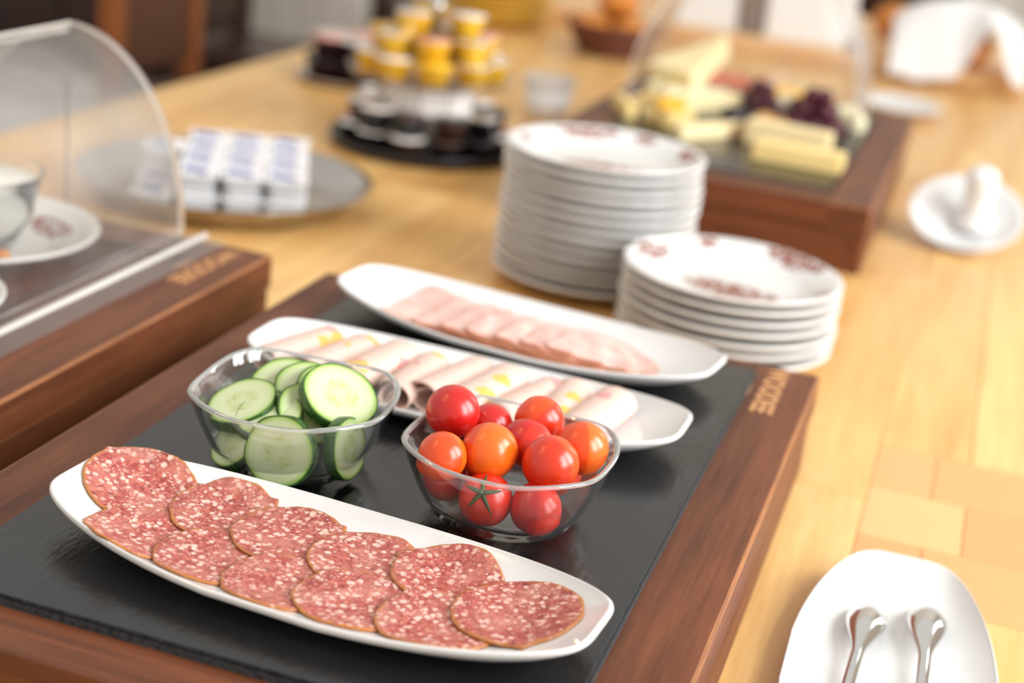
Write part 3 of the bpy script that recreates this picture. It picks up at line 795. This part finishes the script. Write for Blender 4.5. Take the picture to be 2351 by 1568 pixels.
# ------------------------------------------------------------------ spoons
def spoon_mesh():
    L = .135; n, m = 60, 12; vs, fs = [], []
    def hw(t):
        if t < .02: return .0098 * math.sqrt(max(1 - ((.02 - t) / .02) ** 2, 0.0)) + .0002
        if t < .058: f = (t - .02) / .038; f = f * f * (3 - 2 * f); return .0098 * (1 - f) + .003 * f
        if t < .09: return .003
        f = min((t - .09) / .02, 1); w = .003 + .0105 * f * f * (3 - 2 * f)
        if t > .115: w = .0135 * math.sqrt(max(1 - ((t - .115) / .02) ** 2, 0)) + .0002
        return w
    for side in (0, 1):
        for i in range(n + 1):
            t = L * i / n; w = hw(t); h = min(.0062, .52 * w)
            arch = .0045 * math.sin(PI * min(t / .1, 1)) 
            for j in range(m + 1):
                u = -1 + 2 * j / m
                vs.append((u * w, -t, .0012 + arch + h * (1 - u * u) - (.0011 if side else 0)))
    N = (n + 1) * (m + 1)
    for s in (0, 1):
        for i in range(n):
            for j in range(m):
                a = s * N + i * (m + 1) + j; q = (a, a + 1, a + m + 2, a + m + 1); fs.append(q[::-1] if not s else q)
    for i in range(n):
        for j in (0, m): a = i * (m + 1) + j; fs.append((a, a + m + 1, a + m + 1 + N, a + N))
    for j in range(m):
        for i in (0, n): a = i * (m + 1) + j; fs.append((a, a + 1, a + 1 + N, a + N))
    bm = bmesh.new(); me = mesh('spoon', vs, fs); bm.from_mesh(me); bmesh.ops.recalc_face_normals(bm, faces=bm.faces); bm.to_mesh(me); bm.free(); return me
SM = spoon_mesh()
o = link('teaspoon', SM, 'steel', None, (.4440, .362, .0085), (.01, 0, -.03), (1.28, 1.28, 1.2)); tag(o, 'polished steel teaspoon, the left one of two on the dish', 'spoon', 'steel teaspoons')
o = link('teaspoon', SM, 'steel', None, (.4790, .377, .0100), (.02, 0, .03), (1.28, 1.28, 1.2)); tag(o, 'polished steel teaspoon, the right one of two on the dish', 'spoon', 'steel teaspoons')

# ------------------------------------------------------------------ clear roll-top covers
def sheet(name, pts_fn, nu, nv, thick_fn):
    """closed thin solid from a grid of points and an offset direction"""
    vs, fs = [], []
    for s in (0, 1):
        for i in range(nu + 1):
            for j in range(nv + 1):
                p, nrm = pts_fn(i / nu, j / nv); vs.append(p + nrm * thick_fn * s)
    N = (nu + 1) * (nv + 1); mats = []
    for s in (0, 1):
        for i in range(nu):
            for j in range(nv):
                a = s * N + i * (nv + 1) + j; q = (a, a + nv + 1, a + nv + 2, a + 1); fs.append(q if s else q[::-1]); mats.append(0)
    for i in range(nu):
        for j in (0, nv): a = i * (nv + 1) + j; fs.append((a, a + nv + 1, a + nv + 1 + N, a + N)); mats.append(1)
    for j in range(nv):
        for i in (0, nu): a = i * (nv + 1) + j; fs.append((a, a + 1, a + 1 + N, a + N)); mats.append(1)
    me = mesh(name, vs, fs); me.materials.append(MT['acrylic']); me.materials.append(MT['acrylic_edge'])
    for p, m_ in zip(me.polygons, mats): p.material_index = m_; p.use_smooth = m_ == 0
    bm = bmesh.new(); bm.from_mesh(me); bmesh.ops.recalc_face_normals(bm, faces=bm.faces); bm.to_mesh(me); bm.free(); return me
def rolltop(label, cx, y0, y1, z, a, b, flange, left=True, ends=(True, True), a0=0.0, a1=PI / 2):
    e = empty('rolltop_cover', (cx, (y0 + y1) / 2, z)); tag(e, label, 'cover', 'clear domed food covers')
    hl = (y1 - y0) / 2; T = .003
    for side in ((1, -1) if left else (1,)):
        k = 1.0 if side > 0 else .965
        def curve(u, v, k=k, side=side):
            t = a0 + (a1 - a0) * u; p = Vector((side * a * k * math.cos(t), -hl + 2 * hl * v, b * k * math.sin(t) + .004))
            nr = Vector((side * math.cos(t) / a, 0, math.sin(t) / b)).normalized(); return p, nr
        link('shell', sheet('shell', curve, 24, 2, T), None, e)
        for ye, on in ((-hl, ends[0]), (hl, ends[1])):
            if not on: continue
            def fan(u, v, k=k, side=side, ye=ye):
                t = PI / 2 * u; r = .02 + .978 * v
                return Vector((side * a * k * math.cos(t) * r, ye, b * k * math.sin(t) * r + .004)), Vector((0, -1 if ye > 0 else 1, 0))
            link('end_panel', sheet('end_panel', fan, 24, 1, T), None, e)
    if flange:
        for s in (-1, 1):
            x0, x1 = sorted((s * a, s * (a + flange)))
            link('flange', box('flange', x0, x1, -hl - .004, hl + .004, .0, .004, .001), 'acrylic', e)
            x0, x1 = sorted((s * (a + flange * .45), s * (a + flange * .45 + .006)))
            link('flange_ridge', box('flange_ridge', x0, x1, -hl - .004, hl + .004, .004, .0085, .002), 'acrylic_edge', e)
    return e
rolltop('clear roll-top dome closed over yoghurt and plates at the left', -.300, .02, .592, HB + .0006, .113, .163, .043)
rolltop('clear roll-top dome standing open over the back of the cheese board', .122, 1.60, 1.79, HB + .0006, .163, .215, .0, ends=(False, True))

# plates and yoghurt bowl beneath the left dome
me = PLM.copy(); me.materials.clear(); me.materials.append(D3)
o = link('dessert_plate', me, None, None, (-.3155, .477, HB - .004), (0, 0, .5)); tag(o, 'flower-printed plate under the glass yoghurt bowl in the dome', 'plate')
o = link('saucer', lathe('saucer', plate_prof(.068), 64), 'plate', None, (-.2520, .314, HB - .004)); tag(o, 'small white saucer under the dome, cut by the left edge', 'saucer')
e = empty('yoghurt_bowl', (-.300, .462, HB + .0026)); tag(e, 'glass bowl of white yoghurt standing on the plate in the dome', 'bowl')
link('glass', lathe('glass', [(0, 0), (.026, 0), (.03, .003), (.044, .03), (.052, .062), (.053, .064), (.0512, .064), (.0425, .03), (.0285, .006), (0, .005)], 64), 'glass', e)
link('yoghurt', lathe('yoghurt', [(0, .0055), (.0275, .0065), (.0415, .03), (.0485, .055), (.046, .057), (0, .058)], 48), 'milk', e)
o = link('bread_crumb', lathe('crumb', [(0, 0), (.006, .001), (.007, .004), (.003, .007), (0, .0075)], 9), 'bread', None, (-.262, .442, HB + .0045)); tag(o, 'small bread crumb on the plate inside the dome', 'crumb')

# ------------------------------------------------------------------ butter portions on a round steel tray
tr_ = link('butter_tray', lathe('butter_tray', [(0, .001), (.120, .001), (.140, .004), (.153, .017), (.159, .0255), (.166, .0275), (.1665, .0287), (.158, .0275), (.151, .0185), (.138, .0055), (.119, .0025), (0, .0025)], 96), 'tray_steel', None, (-.352, 1.000, 0))
tag(tr_, 'round steel tray carrying wrapped butter portions', 'tray')
def frustum(name, w0, l0, w1, l1, h, bev=.004):
    bm = bmesh.new(); bmesh.ops.create_cube(bm, size=1)
    for v in bm.verts:
        t_ = v.co.z + .5; v.co = Vector((v.co.x * (w0 + (w1 - w0) * t_), v.co.y * (l0 + (l1 - l0) * t_), t_ * h))
    bmesh.ops.bevel(bm, geom=[e for e in bm.edges if abs(e.verts[0].co.z - e.verts[1].co.z) > .001], offset=bev, segments=3, affect='EDGES')
    return bm_mesh(name, bm)
BC = frustum('cup', .030, .034, .036, .042, .0185)
bl = box('lid', -.020, .020, -.023, .023, .0185, .0200, .0006, 1)
ul = bl.uv_layers.new(name='UVMap')
for lp in bl.loops: c = bl.vertices[lp.vertex_index].co; ul.data[lp.index].uv = (c.x / .04 + .5, c.y / .046 + .5)
rot = .42; brt = Matrix.Rotation(rot, 2)
bn = 0
for lay, cells in ((0, [(i, j) for i in range(4) for j in range(4) if (i, j) != (0, 3)]), (1, [(i, j) for i in range(1, 4) for j in range(4)] + [(0, 2)])):
    for i, j in cells:
        q = brt @ Vector(((i - 1.5) * .0468, (j - 1.5) * .0545))
        e = empty('butter_portion', (-.352 + q.x, .995 + q.y, .0028 + lay * .0242), (0, 0, rot + random.uniform(-.1, .1))); e.scale = (1.14, 1.14, 1.2)
        link('cup', BC, 'buttercup', e); link('lid', bl, 'butterlid', e)
        rown = ['front', 'second', 'third', 'back'][j]; coln = ['leftmost', 'second from left', 'third from left', 'rightmost'][i]
        tag(e, '%s butter portion, %s row, %s on the steel tray' % (coln, rown, 'upper layer' if lay else 'lower layer'), 'butter', 'butter portions')

# ------------------------------------------------------------------ jam and sachet stand
JX, JY = -.262, 1.405
e = empty('portion_stand', (JX, JY, 0)); tag(e, 'round two-tier stand stocked with portion packs', 'stand')
link('base_tray', lathe('base_tray', [(0, 0), (.12, 0), (.128, .004), (.131, .016), (.129, .017), (.126, .006), (0, .005)], 72), 'black', e)
link('pole', lathe('pole', [(0, .005), (.006, .005), (.006, .185), (.009, .19), (.009, .197), (0, .2)], 20), 'steel', e)
link('upper_tier', lathe('upper_tier', [(0, .098), (.108, .098), (.114, .108), (.1125, .108), (.107, .1005), (0, .1005)], 72), 'acrylic', e)
cupm = lathe('cup', [(0, 0), (.0135, 0), (.0165, .017), (.018, .018), (.018, .0195), (0, .0195)], 28)
lidm = lathe('lid', [(0, .0196), (.0182, .0196), (.0182, .0204), (0, .0206)], 28)
def cup(x, y, z, cm, lm_, lab, grp, sc=1.0):
    c = empty('jam_cup', (x, y, z)); c.scale = (sc,) * 3; tag(c, lab, 'jam cup', grp)
    a = link('cup', cupm.copy(), cm, c); a.data.name = 'cup'; b_ = link('lid', lidm.copy(), lm_, c); b_.data.name = 'lid'; return c
DIRS = ['right side', 'right side slightly rear', 'rear right', 'rear side', 'rear slightly left', 'rear left', 'left side', 'left side slightly front', 'front left', 'front side', 'front slightly right', 'front right']
clock = lambda an: DIRS[int((an % (2 * PI)) / (2 * PI) * 12 + .5) % 12]
k = 0
for tier, z0 in ((0, .1007), (1, .1292), (2, .1577)):
    NN = (9, 7, 3)[tier]
    for a in range(NN):
        an = 2 * PI * a / NN + (.2, .55, .1)[tier]; R = (.080, .064, .042)[tier]
        lm_ = ['foil', 'whitepack', 'gold', 'foil', 'pinkfoil'][k % 5]; k += 1
        c = cup(JX + R * math.cos(an), JY + R * math.sin(an), z0, 'gold', lm_, 'golden honey cup in the %s ring of the stand top, %s' % (['lowest', 'middle', 'topmost'][tier], clock(an)), 'golden honey cups on the stand', 1.38)
def packet(x, y, z, rz, w, l, h, mat, lab, grp, tilt=(0, 0)):
    me = box('packet', -w / 2, w / 2, -l / 2, l / 2, 0, h, min(h * .45, .004), 2)
    o = link('portion_packet', me, mat, None, (x, y, z), (tilt[0], tilt[1], rz)); return tag(o, lab, 'packet', grp)
for ring, n, R, z in ((0, 12, .097, .0056), (1, 10, .086, .0330)):
    for a in range(n):
        an = 2 * PI * a / n + .1 + ring * .3
        cup(JX + R * math.cos(an), JY + R * math.sin(an), z, 'black' if (a + ring) % 3 else 'brownpack', ['foil', 'black', 'pinkfoil', 'whitepack', 'foil', 'brownpack'][(a * 2 + a // 3 + ring) % 6], 'dark spread cup in the %s layer on the black base tray, %s' % ('upper' if ring else 'lower', clock(an)), 'dark spread cups on the stand', 1.3)
for a in range(9):
    an = 2 * PI * a / 9 + .25
    packet(JX + .052 * math.cos(an), JY + .052 * math.sin(an), .0055, an, .012, .036, .084, 'whitepack', 'white paper sachet standing around the stand pole, %s' % clock(an), 'white sachets on the stand')
# small tray of dark jam jars behind the stand
SX, SY = -.520, 1.745
o = link('jam_tray', lathe('jam_tray', [(0, 0), (.075, 0), (.084, .008), (.086, .012), (.084, .0125), (.081, .009), (.073, .003), (0, .003)], 64), 'tray_steel', None, (SX, SY, 0)); tag(o, 'small round metal tray of dark jam cups behind the stand', 'tray')
k = 0
for lay in range(2):
    for a in range(6 if lay == 0 else 5):
        an = 2 * PI * a / (6 if lay == 0 else 5) + .3 * lay; R = .048 if lay == 0 else .040
        cup(SX + R * math.cos(an), SY + R * math.sin(an), .0034 + lay * .0352, 'darkjam', 'pinkfoil' if (lay and a % 2) else 'foil' if lay else 'black', 'dark jam cup in the %s layer of the small tray, %s' % ('upper' if lay else 'lower', clock(an)), 'dark jam cups', 1.7)

# white cup behind the tall stack
e = empty('white_cup', (-.188, 1.735, 0)); tag(e, 'small white cup with a frosted rim behind the tall plate stack', 'cup')
link('body', lathe('body', [(0, 0), (.026, 0), (.03, .004), (.037, .045), (.0355, .045), (.028, .006), (0, .005)], 48), 'porcelain', e)
link('frosted_rim', lathe('frosted_rim', [(.0372, .0452), (.041, .062), (.040, .063), (.0355, .0452)], 48), 'acrylic_edge', e)

# ------------------------------------------------------------------ cheese board
CZ = HB + .0032
def wedge(name, w, l, h, taper=.25, bev=.0015):
    bm = bmesh.new(); bmesh.ops.create_cube(bm, size=1)
    for v in bm.verts:
        k = 1 if v.co.y < 0 else taper; v.co = Vector((v.co.x * w * k, v.co.y * l, (v.co.z + .5) * h))
    bmesh.ops.bevel(bm, geom=bm.edges[:], offset=bev, segments=2, affect='EDGES'); return bm_mesh(name, bm)
def cheese(x, y, z, rz, w, l, h, mat, lab, taper=1.0, tilt=(0, 0), rind=False, nm='cheese_piece'):
    o = link(nm, wedge('cheese', w, l, h, taper), mat, None, (x, y, CZ + z), (tilt[0], tilt[1], rz)); tag(o, lab, 'cheese', 'cheese pieces')
    if rind: link('rind', box('rind', -w / 2 - .0012, -w / 2 + .0006, -l / 2 + .001, l / 2 - .001, .001, h - .001, .0004, 1), 'rind', o)
    return o
cheese(.222, 1.412, 0, -.12, .108, .030, .030, 'cheese', 'tall pale cheese block, the rear one of two at front', rind=True)
cheese(.247, 1.330, 0, -.06, .108, .042, .022, 'cheese2', 'low golden cheese block nearest the slate\'s front edge', rind=True)
cheese(.122, 1.400, 0, -.62, .020, .115, .018, 'cheese', 'long pale cheese bar lying beside the front blocks')
for i, (x, y, rz, m_) in enumerate([(-.006, 1.462, .5, 'cheese2'), (.016, 1.470, .45, 'cheese'), (.037, 1.465, .2, 'cheese2'), (.056, 1.458, .3, 'cheese'), (.073, 1.435, -.2, 'cheese2')]):
    cheese(x, y, .0, rz, .016, .075, .020, m_, '%s cheese stick from the left in the front left heap' % ['first', 'second', 'third', 'fourth', 'fifth'][i])
cheese(.060, 1.440, .0208, .3, .034, .030, .014, 'cheese3', 'bright orange cheese cube on the stick heap')
cheese(.040, 1.448, .0208, .9, .02, .05, .012, 'cheese2', 'golden cheese stick lying across the front left heap')
for i, (x, y, rz) in enumerate([(-.004, 1.650, 1.1), (.030, 1.632, .4), (.058, 1.615, .25), (.085, 1.592, .3)]):
    cheese(x, y, 0, rz - .9, .024, .120, .020, 'cheese' if i % 2 else 'whitecheese', '%s long cheese wedge from the left in the middle row' % ['first', 'second', 'third', 'fourth'][i], .5)
cheese(.045, 1.700, .030, -.5, .085, .130, .034, 'cheese', 'large triangular cheese slice standing up at the back', .12, (.35, 0))
cheese(-.005, 1.735, .0, -.2, .05, .04, .022, 'cheese2', 'cheese chunk behind the long wedges')
for i, (x, y) in enumerate([(.178, 1.688), (.200, 1.672), (.215, 1.695), (.262, 1.668), (.278, 1.640), (.258, 1.632), (.286, 1.612), (.272, 1.690)]):
    o = link('cheese_cube', wedge('cube', .024, .024, .022, .9, .003), 'whitecheese', None, (x, y, CZ), (0, 0, i * .7))
    tag(o, '%s cheese cube %s the red grapes' % (['leftmost white', 'second white', 'third white', 'fourth white', 'fifth white', 'sixth white', 'rightmost white', 'rearmost white'][i], 'left of centre behind' if i < 3 else 'to the right behind'), 'cheese', 'white cheese cubes')
gm = lathe('grape', [(0, -.0135)] + [(.0118 * math.cos(a), .0135 * math.sin(a)) for a in np.linspace(-1.4, 1.4, 12)] + [(0, .0135)], 20)
GR = [(.122, 1.660, 0), (.142, 1.652, 0), (.133, 1.638, 0), (.155, 1.636, 0), (.148, 1.618, 0), (.168, 1.616, 0), (.140, 1.648, 1), (.155, 1.630, 1),
      (.196, 1.560, 0), (.218, 1.566, 0), (.238, 1.556, 0), (.207, 1.540, 0), (.229, 1.536, 0), (.250, 1.532, 0), (.262, 1.545, 0), (.272, 1.525, 0), (.218, 1.518, 0), (.240, 1.514, 0), (.260, 1.512, 0), (.210, 1.555, 1), (.230, 1.552, 1), (.222, 1.532, 1), (.243, 1.536, 1), (.256, 1.550, 1), (.252, 1.522, 1), (.228, 1.542, 2), (.245, 1.540, 2)]
for i, (x, y, l_) in enumerate(GR):
    o = link('grape', gm, 'grape', None, (x, y, CZ + .0135 + .0185 * l_), (random.uniform(0, 1.2), random.uniform(0, 1.2), 0)); tag(o, 'red grape in the %s' % ('rear bunch beside the long wedges' if i < 8 else 'front bunch behind the tall cheese block'), 'grape', 'red grapes, rear bunch' if i < 8 else 'red grapes, front bunch')
gm2 = gm.copy(); gm2.materials.clear()
for x, y in ((.128, 1.505), (.149, 1.498), (.140, 1.480), (.161, 1.478), (.158, 1.458)):
    o = link('grape', gm2, 'grape2', None, (x, y, CZ + .0135), (random.uniform(0, 1.2), .3, 0)); tag(o, 'black grape lying left of the walnuts', 'grape', 'black grapes')
nm_ = lathe('walnut', [(0, -.009), (.009, -.007), (.013, 0), (.010, .006), (.004, .0085), (0, .008)], 14)
for v in nm_.vertices: v.co *= 1 + .18 * math.sin(v.co.x * 700) * math.cos(v.co.y * 600)
for x, y in ((.176, 1.545), (.196, 1.520), (.182, 1.510), (.164, 1.530), (.200, 1.500), (.180, 1.485)):
    o = link('walnut_half', nm_, 'nut', None, (x, y, CZ + .009), (.2, .1, random.uniform(0, 6))); tag(o, 'walnut half between the grapes and the tall cheese block', 'walnut', 'walnut halves')
# plate of cold cuts behind the cheese riser
o = link('cold_cut_plate', lathe('cold_cut_plate', plate_prof(.115), 72), 'plate', None, (.075, 2.20, 0)); tag(o, 'white plate of red cold cuts behind the cheese riser', 'plate')
for i, (x, y, rz, m_, nm2) in enumerate([(-.01, 2.22, .3, 'salmon', 'leftmost red meat slice'), (.03, 2.21, .1, 'salmon', 'second red meat slice'), (.07, 2.20, -.1, 'salmon', 'third red meat slice'), (.115, 2.17, .4, 'cheese3', 'orange cheese slice'), (.145, 2.19, .1, 'cheese2', 'golden cheese slice')]):
    o = link('cold_cut', wedge('cold_cut', .05, .07, .03, .4, .004), m_, None, (x, y, .0075), (.0, 0, rz)); tag(o, nm2 + ' on the plate behind the cheese riser', 'cold cut', 'cold cuts')

# ------------------------------------------------------------------ small porcelain on the right
e = empty('porcelain_lid', (.455, 1.415, .0375), (.50, -.10, .15)); tag(e, 'white porcelain lid with upright knob, lying tilted at right', 'lid')
link('disc', lathe('disc', [(0, -.022), (.02, -.022), (.045, -.012), (.062, .0), (.069, .006), (.070, .0075), (.0685, .008), (.061, .003), (.044, -.007), (.02, -.014), (0, -.015)], 72), 'porcelain', e)
link('knob', lathe('knob', [(0, -.017), (.028, -.0145), (.021, -.006), (.018, .006), (.018, .03), (.0205, .044), (.019, .055), (.012, .061), (0, .063)], 40), 'porcelain', e, (.010, .006, 0), (-.3, .1, 0))
o = link('saucer', lathe('saucer2', plate_prof(.078), 64), 'plate', None, (.300, 2.310, 0)); tag(o, 'white saucer half hidden by the cheese riser\'s far corner', 'saucer')

# ------------------------------------------------------------------ far end of the table
o = link('serving_board', box('serving_board', -.52, .52, 2.74, 3.40, 0, .036, .006, 3), 'boardwood'); tag(o, 'long pale wooden board across the far end of table', 'board')
for i in range(9):
    o = link('yellow_plate', bpy.data.meshes.get('yellow_plate') or lathe('yellow_plate', plate_prof(.112), 64), 'yellow_glaze', None, (-.555, 2.60, i * .0105)); tag(o, 'yellow plate %s in the far stack' % (['at the bottom', 'second from bottom', 'third from bottom', 'fourth from bottom', 'fifth from bottom', 'sixth from bottom', 'third from top', 'second from top', 'on top'][i]), 'plate', 'yellow plates')
e = empty('bread_basket', (-.262, 2.44, 0)); tag(e, 'brown wicker basket of bread at the far end', 'basket')
for i in range(6):
    r = .066 + .0056 * i
    link('wicker_band', lathe('wicker_band', [(r - .004, 0), (r + .002, .001), (r + .0035, .0055), (r + .002, .010), (r - .004, .011), (r - .004, 0)], 40), 'basket', e, (0, 0, i * .0105))
link('base', lathe('base', [(0, 0), (.06, 0), (.06, .004), (0, .004)], 40), 'basket', e)
rl = lathe('bread', [(0, -.026)] + [(.042 * math.cos(a), .026 * math.sin(a)) for a in np.linspace(-1.35, 1.35, 10)] + [(0, .026)], 28)
for i, (x, y, z) in enumerate([(-.303, 2.417, .050), (-.220, 2.419, .050), (-.263, 2.491, .050), (-.262, 2.441, .098)]):
    o = link('bread_roll', rl, 'bread', None, (x, y, z), (.2, .1, i)); tag(o, ['golden bread roll at the left in the wicker basket', 'golden bread roll at the right in the wicker basket', 'golden bread roll at the back of the wicker basket', 'golden bread roll on top in the wicker basket'][i], 'bread roll', 'bread rolls')
def card(nm, x0, x1, y, h, lab, lean=.12, rz=0, fold=True):
    e = empty(nm, ((x0 + x1) / 2, y, .0362), (0, 0, rz)); w = (x1 - x0) / 2; tag(e, lab, 'card', 'white cards')
    for s in (-1, 1):
        vs = [(-w, s * h * lean, 0), (w, s * h * lean, 0), (w, 0, h), (-w, 0, h)]; vs += [(a, b_ + s * .0012, c) for a, b_, c in vs]
        link('card_leaf', mesh('card_leaf', vs, [(0, 1, 2, 3), (4, 5, 6, 7), (0, 1, 5, 4), (1, 2, 6, 5), (2, 3, 7, 6), (3, 0, 4, 7)], False), 'paper', e)
    return e
card('tent_card', -.022, .158, 2.80, .17, 'larger white tent card on the far board', rz=.14)
card('tent_card', -.215, -.085, 2.80, .15, 'smaller white tent card left of the grey jar', rz=.1)
o = link('ceramic_jar', lathe('ceramic_jar', [(0, 0), (.026, 0), (.029, .01), (.029, .1), (.024, .12), (.024, .15), (.021, .15), (.021, .12), (.025, .1), (.025, .006), (0, .006)], 36), 'taupe', None, (-.054, 2.80, .0362)); tag(o, 'taupe ceramic jar between the two white tent cards', 'jar')
e = empty('bread_knife', (.165, 2.775, .0365), (0, 0, -1.15)); tag(e, 'knife with black handle lying beside the larger card', 'knife')
link('handle', box('handle', -.055, .03, -.009, .009, 0, .016, .005, 3), 'black', e)
link('blade', box('blade', .03, .15, -.010, .010, .004, .0055, .0005, 1), 'steel', e)
# bread covered by a white napkin
lf = link('bread_loaf', lathe('bread_loaf', [(0, -.09)] + [(.043 * math.cos(a) ** .8, .10 * math.sin(a)) for a in np.linspace(-1.3, 1.3, 14)] + [(0, .10)], 32), 'bread', None, (.395, 2.815, .036 + .044), (PI / 2, 0, .2)); tag(lf, 'golden loaf peeking out beneath the white napkin', 'bread')
def cloth():
    n, m = 44, 36; vs, fs = [], []
    for i in range(n + 1):
        u = i / n
        for j in range(m + 1):
            v = j / m; x = -.135 + .27 * u; y = .12 - .30 * v
            top = .128 * math.sqrt(max(1 - ((u - .5) / .62) ** 2, 0)) 
            front = min(1, max(0, (v - .35) / .65)); hem = -.022 + .115 * math.exp(-((u - .70) / .15) ** 2)
            z = top * (1 - front ** 1.7) + min(hem, top) * front ** 1.7
            y2 = y + .085 * front * (1 if v > .35 else 0) * .6
            z += .004 * math.sin(u * 21) * front
            if v < .3: z *= .55 + .45 * v / .3
            vs.append((x, y2, z))
    for i in range(n):
        for j in range(m): a = i * (m + 1) + j; fs.append((a, a + 1, a + m + 2, a + m + 1))
    return mesh('napkin', vs, fs)
o = link('cloth_napkin', cloth(), 'napkin', None, (.372, 2.800, .0375), (0, 0, .1)); o.modifiers.new('thick', 'SOLIDIFY').thickness = .0015; tag(o, 'white cloth napkin draped over bread at the top right', 'napkin')
o = link('bread_roll', rl, 'bread', None, (.225, 3.05, .0365 + .04), (0, 0, 0), (1.2, 1.2, 1.5)); tag(o, 'reddish bread roll left of the white napkin', 'bread roll', 'bread rolls')

# ------------------------------------------------------------------ seating beyond the table
def chair(lab, x, y, rz, wood_, pad, w=.40):
    e = empty('wooden_chair', (x, y, FZ), (0, 0, rz)); tag(e, lab, 'chair', 'wooden chairs'); h = w / 2
    for s in (-1, 1):
        link('leg', box('leg', -.20, -.155, s * h - .022, s * h + .022, 0, 1.0, .004), wood_, e)
        link('leg', box('leg', .16, .20, s * h - .02, s * h + .02, 0, .43, .004), wood_, e)
        link('stretcher', box('stretcher', -.16, .16, s * h - .012, s * h + .012, .18, .215, .003), wood_, e)
    link('seat', box('seat', -.20, .22, -h - .02, h + .02, .43, .475, .012, 3), pad, e)
    link('backrest', box('backrest', -.195, -.165, -h + .022, h - .022, .52, .96, .008, 2), pad, e)
    return e
MT['leather'] = plain('brown_leather', (.085, .028, .01), .45)
chair('brown leather chair with amber wooden posts, behind the left dome', -1.20, 2.63, 0, 'chairwood', 'leather', .35)
chair('near-black wooden chair beside the pale panelled wall', -1.42, 3.33, 0, 'chairdark', 'chairdark', .36)
chair('dark chair far off, seen as a post above the jam stand', -1.42, 4.62, .3, 'chairdark', 'chairdark', .38)
chair('dark chair at the head of the table, behind the far board', .10, 3.95, -PI / 2, 'chairdark', 'chairdark', .42)
e = empty('upholstered_bench', (-1.66, 1.62, FZ)); tag(e, 'light grey upholstered bench seen through the dome', 'bench')
link('seat_pad', box('seat_pad', -.22, .22, -1.1, 1.1, .37, .45, .02, 3), 'greyfab', e)
link('plinth', box('plinth', -.18, .18, -1.06, 1.06, 0, .37, .004), 'chairdark', e)
link('backrest', box('backrest', -.24, -.20, -1.1, 1.1, .3, .95, .02, 3), 'taupe', e)
o = link('salami_crumb', lathe('crumb2', [(0, 0), (.0016, .0003), (.0019, .001), (.0009, .002), (0, .0021)], 8), 'whitecheese', None, (.3165, .0570, ZS + .0225), (0, 0, 0), (.8, .8, .8)); tag(o, 'tiny fat crumb on the salami platter\'s right rim', 'crumb')
e = empty('sideboard', (-3.42, 4.92, FZ)); tag(e, 'dark brown sideboard against the panelled wall at the left', 'cabinet')
link('body', box('body', -1.0, 1.0, -.2, .2, .06, .88, .004), 'chairdark', e)
link('top', box('top', -1.02, 1.02, -.22, .21, .88, .91, .004), 'chairwood', e)
for i in range(4):
    d = link('door', box('door', -.98 + .49 * i, -.98 + .49 * i + .48, -.22, -.2, .09, .86, .004), 'chairdark', e)
    link('knob', lathe('knob', [(0, 0), (.008, 0), (.006, .012), (.012, .02), (.010, .028), (0, .03)], 14), 'tray_steel', d, (-.98 + .49 * i + (.44 if i % 2 == 0 else .04), -.22, .5), (PI / 2, 0, 0))
for x in (-.95, .95):
    for y in (-.15, .15): link('foot', box('foot', x - .03, x + .03, y - .03, y + .03, 0, .06, .003), 'chairdark', e)
